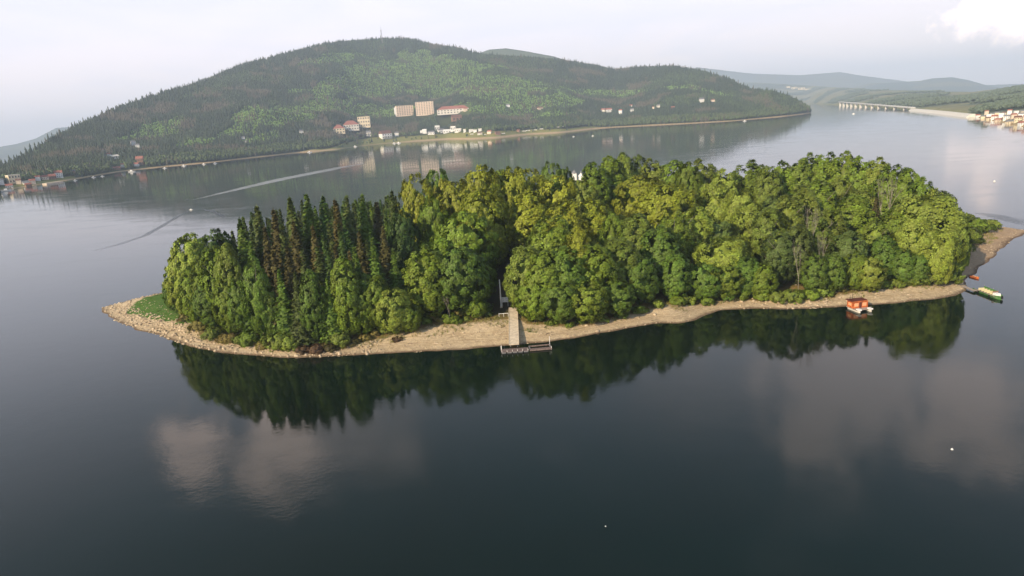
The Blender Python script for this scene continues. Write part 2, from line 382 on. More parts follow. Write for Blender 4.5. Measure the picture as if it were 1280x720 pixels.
def broad(name, H, Rr, peak, t0, nclump, nleaf, cr, ls, sq=2.0, vert=1.0, lump=0.10):
    """broadleaf crown: clumps over an uneven egg-shaped volume; unit = metres"""
    ph = rng.random(6) * 6.28
    def radf(t, a=0.0):
        u = (t - peak) / (peak - t0) if t < peak else (t - peak) / (1 - peak)
        b = max(0.0, 1 - abs(u) ** sq) ** (1 / sq) if abs(u) < 1 else 0
        return Rr * b * (1 + lump * math.sin(2 * a + ph[0] + 3 * t) + lump * 0.8 * math.sin(3 * a + ph[1] - 5 * t) + lump * 0.5 * math.sin(5 * a + ph[2] + 9 * t))
    out = []
    for i in range(nclump):
        while True:
            t = t0 + (1 - t0) * random.random()
            a = random.random() * 6.28; r = radf(t, a)
            if random.random() < (r / Rr) * 0.8 + 0.15 and r > 0: break
        rr = r * (0.74 + 0.26 * random.random() ** 0.5)
        c = np.array([rr * math.cos(a), rr * math.sin(a), t * H - cr * 0.3])
        o = np.array([math.cos(a) * r / Rr, math.sin(a) * r / Rr, (t - peak) * 1.6]); o /= np.linalg.norm(o) + 1e-6
        k = cr * (0.6 + 0.8 * random.random()); m = int(nleaf * (k / cr) ** 2)
        n = rng.normal(size=(m, 3)) + o * 1.0 + np.array([0, 0, 0.25]); n /= np.linalg.norm(n, axis=1)[:, None]
        p = c + n * k * rng.uniform(0.65, 1.1, (m, 1)) * np.array([1, 1, vert])
        nn = n * 0.55 + o * 0.85 + rng.normal(size=(m, 3)) * 0.25; nn /= np.linalg.norm(nn, axis=1)[:, None]
        out.append(quads(p, nn, ls * rng.uniform(0.6, 1.4, m)))
    return assemble(name, np.concatenate(out), M['leaf'], shift(revolve(lambda t: Rr * 0.62 * math.sqrt(max(0.0, 1 - (2 * t - 1) ** 2)) * (1.1 - 0.35 * t), H * (0.84 - t0), 0.85, 18, 12, 0.3), (t0 + 0.03) * H))
def shift(c, z): c[0][:, 2] += z; return c
def spruce(name, H, Rr, tiers=26, nb=11, ragged=0.3, pw=0.85):
    P, N, S = [], [], []
    for i in range(tiers):
        t = 0.06 + 0.93 * i / tiers; r = Rr * (1 - t) ** pw * (1 + ragged * (random.random() - .5)) + 0.12
        k = max(4, int(nb * (0.45 + 0.55 * (1 - t))))
        for j in range(k):
            a = 6.283 * (j + random.random() * 0.8) / k; rr = r * random.uniform(0.7, 1.15); m = max(3, int(rr * 5))
            z0 = t * H + random.uniform(-.3, .3)
            for q in range(m):
                u = (q + 0.6) / m
                dx = rr * u; dz = -rr * 0.32 * u + 0.18 * rr * u * u
                side = random.uniform(-0.30, 0.30) * rr * (1.1 - u)
                P.append((dx * math.cos(a) - side * math.sin(a), dx * math.sin(a) + side * math.cos(a), z0 + dz + random.uniform(-.12, .12)))
                N.append((math.cos(a) * 0.6 + random.gauss(0, .35), math.sin(a) * 0.6 + random.gauss(0, .35), 0.7)); S.append(random.uniform(0.45, 0.8))
    N = np.array(N); N /= np.linalg.norm(N, axis=1)[:, None]
    core = shift(revolve(lambda t: Rr * 0.62 * (1 - t) ** pw, H * 0.9, 1.0, 10, 12, 0.2), 0.07 * H)
    top = quads(np.array([(0, 0, H * (0.95 + 0.05 * q / 5)) for q in range(6)]), np.tile([0.7, 0.3, 0.2], (6, 1)), np.linspace(0.5, 0.2, 6))
    return assemble(name, np.concatenate([quads(np.array(P), N, S, 1.25), top]), M['needle'], core)
def trunk_mesh(name, H, r, nl=5, rz=0.62, bark='bark', bend=0.3):
    b = MB(); pts = [Vector((0, 0, -0.6))]; 
    for i in range(1, 5): pts.append(Vector((random.uniform(-bend, bend), random.uniform(-bend, bend), H * rz * i / 4)))
    for i in range(4): b.tube(pts[i], pts[i + 1], r * (1 - i * 0.18), r * (1 - (i + 1) * 0.18), 7)
    for i in range(nl):
        a = 6.28 * (i + random.random() * .5) / nl; z = H * rz * random.uniform(0.35, 0.95); L = H * random.uniform(0.15, 0.27)
        p0 = Vector((0, 0, z)); p1 = p0 + Vector((math.cos(a) * L * .6, math.sin(a) * L * .6, L * .7)); p2 = p1 + Vector((math.cos(a) * L * .35, math.sin(a) * L * .35, L * .5))
        b.tube(p0, p1, r * .38, r * .22, 5); b.tube(p1, p2, r * .22, r * .07, 5)
    m = bpy.data.meshes.new(name); m.from_pydata(b.v, [], b.f); m.update(); m.materials.append(M[bark]); return m
def bare_mesh(name, H):
    b = MB()
    def br(p, d, L, r, n):
        q = p + d * L; b.tube(p, q, r, r * .62, 5)
        if n == 0: return
        for i in range(3 if n > 1 else 2):
            e = (d + Vector((random.uniform(-.7, .7), random.uniform(-.7, .7), random.uniform(-.05, .5)))).normalized()
            br(q, e, L * random.uniform(.55, .8), r * .55, n - 1)
    br(Vector((0, 0, -.5)), Vector((0.03, 0, 1)), H * .42, .32, 4)
    m = bpy.data.meshes.new(name); m.from_pydata(b.v, [], b.f); m.update(); m.materials.append(M['palebark']); return m

PROTO = {}   # kind -> list of (crown mesh, trunk mesh, H, R)
def reg(kind, crown, trunk, H, Rr): PROTO.setdefault(kind, []).append((crown, trunk, H, Rr))
for i in range(4): reg('round', broad('round_crown', 18, 6.5, 0.60, 0.10, 250, 56, 0.95, 0.46, 2.1), trunk_mesh('trunk', 18, .35), 18, 6.5)
for i in range(4): reg('oval', broad('oval_crown', 22, 5.2, 0.48, 0.06, 260, 52, 0.9, 0.45, 2.0, 1.2), trunk_mesh('trunk', 22, .35), 22, 5.2)
for i in range(3): reg('poplar', broad('poplar_crown', 24, 4.4, 0.55, 0.06, 210, 58, 0.85, 0.42, 1.8, 1.5, 0.18), trunk_mesh('trunk', 24, .35, 7, .75, 'palebark'), 24, 4.4)
for i in range(2): reg('lumpy', broad('lumpy_crown', 20, 6.8, 0.55, 0.08, 120, 125, 1.5, 0.48, 1.9, 1.1, 0.18), trunk_mesh('trunk', 20, .4), 20, 6.8)
for i in range(4): reg('spruce', spruce('spruce_crown', 28, 3.9 + .3 * i, 36, 20, 0.30, 1.0), trunk_mesh('trunk', 28, .3, 0, .9), 28, 4.2)
for i in range(2): reg('larch', spruce('slender_crown', 26, 3.0, 34, 16, 0.35, 0.95), trunk_mesh('trunk', 26, .25, 0, .9), 26, 3.2)
for i in range(4): reg('bush', broad('bush_foliage', 4, 2.6, 0.45, 0.0, 60, 46, 0.6, 0.34, 2.0, 1.1, 0.25), None, 4, 2.6)
PROTO['bare'] = [(None, bare_mesh('bare_trunk', 20), 20, 6)]

COL = {'mid': (0.148, 0.212, 0.022), 'yellow': (0.222, 0.252, 0.022), 'light': (0.220, 0.278, 0.040), 'dark': (0.108, 0.174, 0.024), 'deep': (0.060, 0.110, 0.022),
       'olive': (0.165, 0.215, 0.032), 'spruce': (0.074, 0.104, 0.024), 'brown': (0.085, 0.076, 0.024), 'bluegreen': (0.120, 0.165, 0.040), 'straw': (0.22, 0.185, 0.05), 'red': (0.13, 0.085, 0.045)}
WORD = {'mid': 'mid green', 'yellow': 'yellow green', 'light': 'light green', 'dark': 'dark green', 'deep': 'very dark green', 'olive': 'olive green', 'spruce': 'dark olive',
        'brown': 'brownish', 'bluegreen': 'bluish green', 'straw': 'straw coloured', 'red': 'reddish brown'}
KW = {'round': ('round_tree', 'round-topped broadleaf tree', 'tree'), 'oval': ('broadleaf_tree', 'tall egg-shaped broadleaf tree', 'tree'), 'poplar': ('poplar_tree', 'slim upright poplar', 'tree'),
      'lumpy': ('spreading_tree', 'lumpy spreading broadleaf tree', 'tree'), 'spruce': ('spruce_tree', 'pointed spruce', 'conifer'), 'larch': ('slender_conifer', 'slender conifer', 'conifer'),
      'bush': ('shrub', 'bushy shrub', 'shrub'), 'bare': ('bare_tree', 'bare pale-branched tree', 'tree')}
TREES = []   # dict(x,y,z,h,w,kind,col,px)
def mk_tree(x, y, h, w, kind, col, px, row=None):
    TREES.append(dict(x=x, y=y, z=gz(x, y), h=h, w=w, kind=kind, col=col, px=px, row=row))
# distance from the camera to the front vegetation line, by azimuth
va = np.array([azr(v) for v in veg[2:22]])
def vdist(a): return float(np.interp(a, va[:, 0], va[:, 1]))
def top_tree(px, py, off, wpx, kind, col):
    """tree whose top is seen at (px,py), standing off metres behind the front edge of the wood"""
    d = ray(px, py); a = math.atan2(d[0], d[1]); Dh = vdist(a) + (off if off > 18 else off * 0.85 - 1.5); t = Dh / math.hypot(d[0], d[1])
    x, y, ztop = d[0] * t, d[1] * t, CAMZ + d[2] * t
    z = gz(x, y); h = max(ztop - z, 2.0); w = wpx * t / F * (2.7 if kind in ('spruce', 'larch') else 1.3 if px < 300 else 1.05 if px > 1140 else 1.42 if 500 < px < 880 and kind in ('round', 'oval') else 1.25)
    mk_tree(x, y, h, w, kind, col, px)
L = [ # px, py, off, width px, kind, colour
 (237,296,22,40,'round','light'),(226,320,14,30,'round','light'),(268,290,34,30,'round','deep'),(219,342,12,28,'oval','dark'),(236,338,11,22,'oval','mid'),
 (252,318,12,24,'oval','mid'),(268,312,14,24,'poplar','mid'),(283,308,16,22,'poplar','olive'),(258,350,10,26,'oval','dark'),(280,345,10,22,'oval','mid'),(296,350,9,22,'poplar','dark'),
 (299,271,22,26,'spruce','dark'),(320,255,32,32,'spruce','spruce'),(341,259,30,22,'spruce','brown'),(361,244,40,26,'spruce','spruce'),(382,240,46,30,'spruce','dark'),(403,243,48,22,'spruce','deep'),
 (418,247,42,20,'spruce','brown'),(432,242,46,28,'spruce','spruce'),(452,240,50,26,'spruce','dark'),(489,236,60,34,'spruce','spruce'),(470,250,52,20,'spruce','brown'),
 (330,282,20,20,'larch','brown'),(351,278,24,18,'larch','spruce'),(366,274,26,24,'spruce','brown'),(390,280,26,22,'larch','brown'),(410,276,28,20,'spruce','spruce'),(430,272,30,22,'spruce','deep'),
 (448,288,24,26,'spruce','brown'),(478,281,22,34,'spruce','brown'),(312,300,14,20,'spruce','dark'),(340,310,12,20,'larch','brown'),(358,306,14,18,'spruce','brown'),(377,308,14,20,'larch','spruce'),(396,306,14,20,'spruce','spruce'),
 (418,306,16,22,'spruce','brown'),(436,312,12,18,'larch','brown'),(315,326,7,24,'poplar','dark'),(331,348,10,22,'oval','dark'),(348,335,8,22,'spruce','dark'),(368,338,7,22,'spruce','spruce'),(386,340,10,26,'oval','dark'),
 (428,324,7,30,'oval','mid'),(408,346,9,26,'spruce','dark'),(450,338,10,24,'oval','dark'),(452,360,6,26,'round','mid'),(470,346,5,22,'poplar','mid'),(490,362,2,34,'round','light'),
 (500,268,40,30,'round','deep'),(505,290,30,26,'oval','deep'),(520,222,62,34,'round','yellow'),(540,250,48,30,'round','mid'),(553,226,62,30,'round','yellow'),(572,228,56,44,'round','yellow'),(545,214,78,26,'round','dark'),
 (601,211,76,38,'round','yellow'),(640,212,84,34,'round','yellow'),(622,214,92,28,'round','mid'),(602,240,46,46,'round','yellow'),(628,258,60,40,'oval','mid'),(578,266,32,52,'round','mid'),(530,310,10,38,'oval','mid'),(572,310,9,46,'round','dark'),(552,300,18,34,'oval','mid'),
 (596,376,4,20,'round','mid'),(510,382,1,22,'round','mid'),
 (655,212,92,40,'round','yellow'),(689,205,112,24,'round','dark'),(706,212,112,18,'round','dark'),(660,240,58,42,'oval','yellow'),(697,223,78,40,'round','yellow'),(727,226,80,34,'round','olive'),
 (741,206,104,28,'oval','mid'),(762,198,112,30,'oval','mid'),(779,195,118,28,'poplar','olive'),(797,197,120,24,'poplar','bluegreen'),(815,201,114,28,'oval','olive'),(802,222,76,52,'round','yellow'),(834,231,62,50,'round','yellow'),
 (706,252,50,46,'oval','yellow'),(740,250,54,38,'oval','yellow'),(765,268,36,22,'poplar','mid'),(796,270,28,44,'oval','olive'),(690,272,26,56,'oval','mid'),(724,284,18,34,'poplar','yellow'),(826,284,18,40,'oval','dark'),
 (656,308,9,34,'oval','olive'),(680,316,8,40,'oval','mid'),(706,310,10,42,'oval','dark'),(740,306,12,44,'oval','mid'),(772,298,14,42,'oval','olive'),(800,318,8,44,'oval','dark'),(842,266,24,32,'poplar','mid'),(853,233,64,20,'poplar','olive'),
 (700,350,3,34,'round','dark'),(736,352,3,36,'round','mid'),(770,352,3,32,'round','dark'),(845,318,6,32,'oval','dark'),(666,350,3,30,'round','mid'),
 (878,201,104,28,'oval','olive'),(842,203,112,30,'oval','mid'),(860,206,100,24,'round','mid'),(906,213,88,30,'oval','light'),(896,229,62,36,'lumpy','light'),(938,203,98,40,'oval','mid'),(960,210,86,30,'oval','olive'),(925,236,56,36,'lumpy','light'),
 (905,298,16,56,'lumpy','light'),(872,262,30,34,'poplar','light'),(942,254,38,38,'lumpy','light'),(978,204,96,30,'oval','mid'),(1000,200,98,30,'poplar','olive'),(1016,194,100,30,'oval','mid'),(1036,193,98,30,'poplar','mid'),
 (962,262,28,34,'poplar','olive'),(985,246,38,32,'poplar','olive'),(1005,236,46,32,'poplar','olive'),(1025,228,52,34,'poplar','mid'),(975,290,12,34,'poplar','bluegreen'),(998,284,14,32,'poplar','bluegreen'),(1020,270,20,34,'poplar','olive'),
 (880,330,4,32,'round','dark'),(908,334,3,34,'round','mid'),(935,322,5,32,'oval','dark'),(955,330,3,30,'oval','mid'),(1020,318,5,30,'oval','dark'),(1042,318,6,32,'oval','dark'),(1038,262,24,30,'poplar','olive'),
 (1057,192,92,30,'oval','mid'),(1078,198,84,30,'oval','mid'),(1096,200,78,32,'oval','light'),(1119,208,68,32,'oval','mid'),(1136,214,60,26,'oval','mid'),(1154,224,50,28,'oval','mid'),(1169,239,40,24,'round','light'),
 (1050,222,56,26,'poplar','olive'),(1081,217,54,18,'spruce','olive'),(1068,246,34,50,'oval','mid'),(1096,246,28,26,'spruce','brown'),(1062,290,14,36,'oval','bluegreen'),(1120,262,22,30,'oval','mid'),
 (1160,240,20,66,'lumpy','light'),(1145,272,12,40,'lumpy','light'),(1176,288,8,34,'lumpy','light'),(1105,296,10,40,'oval','dark'),(1130,312,5,40,'oval','dark'),(1088,322,1,24,'round','light'),(1070,316,5,30,'oval','mid'),(1150,318,3,34,'oval','dark'),
 (1190,256,24,24,'oval','mid'),(1200,274,18,22,'round','olive'),(1186,301,6,14,'round','light'),
]
for q in L: top_tree(*q)
def at_tree(px, py, h, wpx, kind, col, z=1.5):
    """tree or shrub whose foot is seen at (px,py)"""
    p = ground(px, py, z); r = math.hypot(p[0], p[1]); mk_tree(p[0], p[1], h, wpx * r * 1.05 / F, kind, col, px, 'front')
Bsh = [(250,412,3.2,30,'bush','straw'),(268,420,3.2,26,'bush','olive'),(236,402,2.5,16,'bush','straw'),(284,424,2.6,22,'bush','straw'),(300,426,2.5,20,'bush','olive'),(312,428,4.0,24,'bush','mid'),(330,432,2.2,20,'bush','straw'),
 (348,432,4.4,28,'bush','olive'),(362,434,4.2,22,'bush','light'),(378,436,2.0,22,'bush','red'),(394,436,2.4,26,'bush','red'),(412,434,2.0,18,'bush','brown'),(426,428,3.8,26,'bush','olive'),(440,418,3,22,'bush','mid'),
 (456,412,3.4,24,'bush','dark'),(474,412,3.6,26,'bush','mid'),(492,409,4,26,'bush','light'),(508,411,2.6,18,'bush','mid'),(497,424,1.3,14,'bush','red'),(526,407,2.0,20,'bush','olive'),(544,404,2.4,20,'bush','straw'),(562,408,2.6,22,'bush','mid'),
 (575,402,2.6,18,'bush','straw'),(590,398,3.4,22,'bush','mid'),(606,396,2.8,20,'bush','dark'),(657,398,1.6,16,'bush','mid'),(676,403,2,22,'bush','dark'),(700,405,2,22,'bush','mid'),(726,403,2,22,'bush','dark'),(752,400,2,22,'bush','mid'),(778,395,2,20,'bush','dark'),
 (800,390,2,20,'bush','mid'),(822,385,2.2,22,'bush','olive'),(846,381,3,22,'bush','mid'),(862,378,3,18,'bush','light'),(884,377,2.6,20,'bush','mid'),(906,374,3,22,'bush','dark'),(928,372,3.4,24,'bush','mid'),(950,372,3,22,'bush','mid'),(970,374,3.2,24,'bush','olive'),
 (992,374,3.6,26,'bush','olive'),(1012,372,3,22,'bush','mid'),(1030,368,3,22,'bush','olive'),(1050,364,1.8,20,'bush','straw'),(1066,362,2.2,20,'bush','olive'),(1086,362,3.4,22,'bush','light'),(1104,360,2.6,22,'bush','mid'),
 (1122,359,2.4,20,'bush','olive'),(1140,357,3.6,28,'bush','olive'),(1160,354,4.4,34,'bush','olive'),(1180,350,4.6,34,'bush','olive'),(1186,334,4.0,28,'bush','olive'),(1196,318,4.6,30,'bush','olive'),(1206,303,5.6,32,'bush','olive'),(1220,291,4.8,24,'bush','mid'),
 (1234,287,2.4,15,'bush','olive'),(1212,296,3.8,22,'bush','mid'),(1190,318,4.4,26,'bush','light'),(242,385,4.2,24,'bush','dark'),(232,378,3.6,22,'bush','dark'),(225,366,4,22,'bush','dark'),(212,361,3,14,'bush','mid')]
Bsh += [(508,415,1.5,16,'bush','olive'),(520,412,1.3,14,'bush','straw'),(534,409,1.8,18,'bush','mid'),(552,407,1.6,18,'bush','straw'),(570,409,2.2,18,'bush','mid'),(584,406,1.4,16,'bush','olive'),(598,404,1.6,16,'bush','straw'),(612,401,1.4,14,'bush','olive'),
 (470,420,1.6,18,'bush','straw'),(482,418,2.2,20,'bush','olive'),(456,424,1.8,20,'bush','straw'),(444,428,1.6,18,'bush','brown'),(662,405,1.3,14,'bush','straw'),(688,407,1.3,16,'bush','olive'),(712,407,1.4,16,'bush','mid')]
for b in Bsh: at_tree(*b)
for b in [(1180,328,5.5,28,'round','olive'),(1190,315,5,24,'round','mid'),(1170,344,4,26,'round','olive'),(1203,300,4.5,22,'round','olive'),(1222,292,3.5,18,'bush','mid'),(1166,350,5,26,'round','olive'),(1198,288,6.5,24,'round','mid'),(1210,286,4.8,20,'round','olive'),(1223,287,3.2,16,'round','mid'),(1238,287,3.5,16,'bush','olive')]: at_tree(*b)
d = ray(1112, 232); t = (vdist(math.atan2(d[0], d[1])) + 40) / math.hypot(d[0], d[1])
mk_tree(d[0] * t, d[1] * t, CAMZ + d[2] * t - gz(d[0] * t, d[1] * t), 9, 'bare', 'mid', 1112)
for q in [(1014,268,16,14,'bare','mid'),(1030,300,6,12,'bare','mid'),(1000,310,4,10,'bare','mid'),(560,372,3,8,'bare','mid')]: top_tree(*q)
# the avenue that runs inland from the jetty stays open
J0 = ground(641, 386, 2.6); J1 = ground(641, 300, 5.0)
def avenue_d(x, y):
    a, b = J0, J1; ab = b - a; p = np.array([x, y]); t = ((p - a) @ ab) / (ab @ ab)
    return abs(np.cross(ab, p - a)) / np.linalg.norm(ab) if -0.2 < t < 0.5 else 99
CH = ground(724, 262, 6.0); CH2 = ground(762, 262, 6.0)        # church, chapel
# skyline of the listed trees -> limit for the trees that fill the wood
sk = sorted([(q[0], q[1], q[3]) for q in L])
def sky_limit(px):
    best = 1e9
    for x, y, w in sk:
        if abs(px - x) < w * 0.5 + 4: best = min(best, y + (abs(px - x) / (w * .5 + 4)) ** 2 * 12)
    return best
CMi = np.linalg.inv(CM3)
def project(p):
    c = CMi @ (np.array(p) - np.array([0, 0, CAMZ])); return 640 - F * c[0] / c[2], 360 + F * c[1] / c[2]
fill = 0
for k in range(9000):
    x, y = random.uniform(x0, x1), random.uniform(y0, y1)
    p = np.array([[x, y]])
    if sdf(p, vpoly)[0] < 5 or avenue_d(x, y) < 8: continue
    if math.hypot(x - CH[0], y - CH[1]) < 15 or math.hypot(x - CH2[0], y - CH2[1]) < 8: continue
    if any((x - T['x']) ** 2 + (y - T['y']) ** 2 < (5.2 if T['kind'] == 'bush' else max(6.5, T['w'] * .44 + 3.6) if T['kind'] not in ('spruce', 'larch') else 5.0) ** 2 for T in TREES): continue
    z = gz(x, y); px, _ = project((x, y, z + 15)); con = 295 < px < 500
    kind = random.choice(['spruce', 'spruce', 'spruce', 'larch']) if con else random.choice(['oval', 'round', 'oval', 'poplar'] if px < 850 else ['oval', 'poplar', 'poplar', 'lumpy'])
    col = random.choice(['spruce', 'spruce', 'dark', 'deep']) if con else random.choice(['mid', 'mid', 'yellow', 'dark'] if px < 850 else ['mid', 'olive', 'light', 'bluegreen'])
    h = random.uniform(20, 28) if con else random.uniform(12, 18)
    for _ in range(14):
        qx, qy = project((x, y, z + h))
        if qy < sky_limit(qx) + 5: h *= 0.93
    if h < 5 or px > 1165: continue
    mk_tree(x, y, h, random.uniform(9, 12) if con else random.uniform(8.5, 12), kind, col, px, 'fill'); fill += 1
print('trees', len(TREES), 'fill', fill)
# keep listed trees off the avenue and the church too
TREES = [T for T in TREES if not (avenue_d(T['x'], T['y']) < 4.5 and T['h'] > 4)]

# labels: counted along the wood from the nearest landmark
LM = [(205, 'meadow tip'), (640, 'jetty'), (1077, 'orange houseboat'), (1215, 'green boat')]
for T in TREES:
    T['dist'] = math.hypot(T['x'], T['y']) - vdist(math.atan2(T['x'], T['y']))
    T['rowname'] = 'front row' if T['dist'] < 10 else 'second row' if T['dist'] < 34 else 'mid-wood' if T['dist'] < 70 else 'far edge'
    T['lm'] = min(range(4), key=lambda i: abs(LM[i][0] - T['px'])); T['side'] = 'left' if T['px'] < LM[T['lm']][0] else 'right'
def ordn(n): return {1: 'first', 2: 'second', 3: 'third', 4: 'fourth', 5: 'fifth', 6: 'sixth', 7: 'seventh', 8: 'eighth', 9: 'ninth', 10: 'tenth'}.get(n, '%dth' % n)
cnt = {}
for T in sorted(TREES, key=lambda T: abs(T['px'] - LM[T['lm']][0])):
    key = (T['kind'], T['col'], T['rowname'] if T['kind'] != 'bush' else 'beach', T['lm'], T['side']); cnt[key] = cnt.get(key, 0) + 1
    rn = T['rowname'] if T['kind'] != 'bush' else 'beach'
    T['label'] = f"{WORD[T['col']]} {KW[T['kind']][1]}, {rn}, {ordn(cnt[key])} to {T['side']} of {LM[T['lm']][1]}"
for T in TREES:
    kd = T['kind']; cm, tm, H, Rr = random.choice(PROTO[kd]); s = T['h'] / H; sxy = T['w'] / (2 * Rr); sxy = min(sxy, s * 1.35)
    rz = random.random() * 6.28; nm, _, cat = KW[kd]
    kk = random.uniform(.78, 1.10); c = [v * kk * random.uniform(.96, 1.04) for v in COL[T['col']]]
    grp = 'shrubs along the top of the beach' if kd == 'bush' else 'conifers on the island' if cat == 'conifer' else 'broadleaf trees on the island'
    if kd == 'bush':
        o = link(nm, cm); o.location = (T['x'], T['y'], T['z'] - 0.15); o.rotation_euler = (0, 0, rz); o.scale = (sxy, sxy * random.uniform(.85, 1.15), s); o.color = (*c, 1)
    else:
        o = empty(nm, (T['x'], T['y'], T['z']), rz, (sxy, sxy, s))
        if tm: link('trunk', tm, o)
        if cm: cr = link('crown', cm, o); cr.color = (*c, 1)
    tag(o, T['label'], cat, grp)

# tall dry grass and weeds along the top of the beach, and short grass on the left tip
def grass(name, label, pts, hmin, hmax, material, nb=7):
    n = len(pts); z = island_z(pts); h = rng.uniform(hmin, hmax, (n, nb)); a = rng.random((n, nb)) * 6.28; ln = rng.uniform(0.1, 0.5, (n, nb)) * h
    bx = pts[:, None, 0] + rng.normal(0, .14, (n, nb)); by = pts[:, None, 1] + rng.normal(0, .14, (n, nb)); w = 0.05
    zz = np.repeat(z[:, None], nb, 1)
    v = np.stack([np.stack([bx - w * np.sin(a), by + w * np.cos(a), zz - .05], -1), np.stack([bx + w * np.sin(a), by - w * np.cos(a), zz - .05], -1),
                  np.stack([bx + ln * np.cos(a), by + ln * np.sin(a), zz + h], -1)], 2).reshape(-1, 3)
    return tag(link(name, npmesh(name, v, np.arange(len(v)).reshape(-1, 3)), None, material), label, 'grass', kind='stuff')
vd2 = sdf(cand, vpoly); md2 = sdf(cand, mead)
nz = fbm(cand[:, 0] / 5, cand[:, 1] / 5, 77)
s1 = (vd2 > -5.0) & (vd2 < 5) & (nz > 0.46 - np.clip(vd2, -6, 0) * 0.028) & (cd > 4.5); s1 &= rng.random(len(cand)) < 0.9
grass('dry_grass', 'tall dry grass between the beach and the trees', cand[s1], 0.25, 0.9, M['grass'])
s2 = (md2 > -1) & (rng.random(len(cand)) < 1.0)
grass('meadow_grass', 'short green grass on the left tip of the island', cand[s2], 0.06, 0.18, mat('green_grass_blades', (0.09, 0.17, 0.025), 0.9, 0.2, 0.3))

# ------------------------------------------------------------------ church and chapel in the wood
def pyr(b, c, w, h, n=8):
    v = [(c[0] + w * math.cos(2 * math.pi * i / n), c[1] + w * math.sin(2 * math.pi * i / n), c[2]) for i in range(n)] + [(c[0], c[1], c[2] + h)]
    return b.raw(v, [(i, (i + 1) % n, n) for i in range(n)] + [tuple(range(n - 1, -1, -1))])
cz = gz(*CH); ch = empty('church', (CH[0], CH[1], cz), R(-8))
MB().box((0, 6, 3.5), (9, 16, 8)).build('nave', M['white'], ch)
MB().gable(16, 9, 7.5, 4).build('roof', M['redroof'], ch).rotation_euler = (0, 0, R(90)); ch.children[-1].location = (0, 6, 0)
def topz(px, py, r):
    d = ray(px, py); return CAMZ + d[2] * r / math.hypot(d[0], d[1])
rch = math.hypot(*CH)
for sx_, py in ((-1.9, 209), (1.9, 213)):
    tz = topz(724, py, rch) - cz
    tw = MB().box((sx_, -3.2, (tz - 3) / 2 - .5), (2.6, 2.6, tz - 3 + 1)).build('tower', M['white'], ch)
    b = MB(); pyr(b, (sx_, -3.2, tz - 3), 1.75, 1.9); b.tube((sx_, -3.2, tz - 1.6), (sx_, -3.2, tz), .12, .03); b.build('spire', M['greyroof'] if sx_ < 0 else M['white'], tw)
tag(ch, 'small white twin-towered church almost hidden among the island trees', 'church')
c2 = gz(*CH2); cp = empty('chapel', (CH2[0], CH2[1], c2), 0)
tz = topz(763, 219, math.hypot(*CH2)) - c2
MB().box((0, 0, (tz - 3) / 2 - .5), (3.6, 3.6, tz - 3 + 1)).build('wall', M['pink'], cp)
b = MB(); pyr(b, (0, 0, tz - 3), 2.7, 3.2, 4); b.build('roof', M['white'], cp)
tag(cp, 'small chapel tower with a pale pyramid roof among the trees', 'chapel')

# ------------------------------------------------------------------ jetty
jt = ground(641.5, 385, 4.6); jb = ground(642.5, 431, 1.1); ZT = gz(*jt) + 1.0; jt = ground(641.5, 385, ZT); ZT = gz(*jt) + 1.0; print('jetty', ZT)
ax = (jt - jb); Lj = np.linalg.norm(ax); ja = math.atan2(ax[1], ax[0]) - math.pi / 2
jr = empty('jetty', (jb[0], jb[1], 0), ja)
sl_ = (ZT - 1.15) / Lj; W = 2.5
nseg = 12
for i in range(nseg):
    y_ = Lj * (i + .5) / nseg; o = MB().box((0, 0, 0), (W, Lj / nseg - 0.06, 0.22)).build('deck_slab', M['concrete'], jr)
    o.location = (0, y_, 1.15 + sl_ * y_ + (0.012 if i % 2 else 0)); o.rotation_euler = (math.atan(sl_), 0, 0)
for s_ in (-1, 1):
    o = MB().box((0, Lj / 2, 0), (0.16, Lj, 0.3)).build('edge_beam', M['concrete'], jr); o.location = (s_ * (W / 2 + .05), 0, 1.2); o.rotation_euler = (math.atan(sl_), 0, 0)
for i in range(5):
    for s_ in (-1, 1): MB().tube((s_ * .95, 1.5 + i * 4.2, -1.5), (s_ * .95, 1.5 + i * 4.2, 1.05 + sl_ * (1.5 + i * 4.2)), .13).build('pile', M['steel'], jr)
tag(jr, 'sloping concrete jetty walkway running down the beach to the floating landing stage', 'jetty')
def pt(px, py, z=0.0): g_ = ground(px, py, z); return g_
pl_, pr_ = pt(626.5, 441, 0.3), pt(661, 438.5, 0.3)
pc = (pl_ + pr_) / 2; pa = math.atan2(*(pr_ - pl_)[::-1]); pw = np.linalg.norm(pr_ - pl_)
po = empty('landing_stage', (pc[0], pc[1], 0), pa)
b = MB()
for i in range(5): b.box((-pw / 2 + pw * (i + .5) / 5, 1.2, 0.10), (pw / 5 - .3, 2.2, 0.5))
b.build('float', M['steel'], po)
for i in range(18): MB().box((-pw / 2 + pw * (i + .5) / 18, 1.2, 0.40 + (i % 3) * .006), (pw / 18 - .05, 2.5, 0.08)).build('plank', M['wood'], po)
for i in range(6): MB().tube((-pw / 2 + .2 + (pw - .4) * i / 5, -.02, .44), (-pw / 2 + .2 + (pw - .4) * i / 5, -.02, 0.95), .06).build('bollard', M['white'], po)
MB().tube((-pw / 2 + .1, 2.2, -.2), (-pw / 2 + .1, 2.2, 1.5), .12).build('mooring_post', M['white'], po)
tag(po, 'brown planked floating landing stage at the foot of the jetty', 'landing stage')
ql, qr = pt(662.5, 438.5, 0.3), pt(690, 436, 0.3); qc = (ql + qr) / 2; qa = math.atan2(*(qr - ql)[::-1]); qw = np.linalg.norm(qr - ql)
qo = empty('mooring_frame', (qc[0], qc[1], 0), qa)
for yy, zz in ((0.7, .28), (3.6, .28)):
    MB().box((0, yy, zz), (qw, 1.25 if yy < 1 else .3, .28)).build('beam', M['wood'], qo)
for xx in (-1, 1): MB().box((xx * (qw / 2 - .15), 2.3, .31), (.3, 2.5, .26)).build('cross_beam', M['steel'], qo)
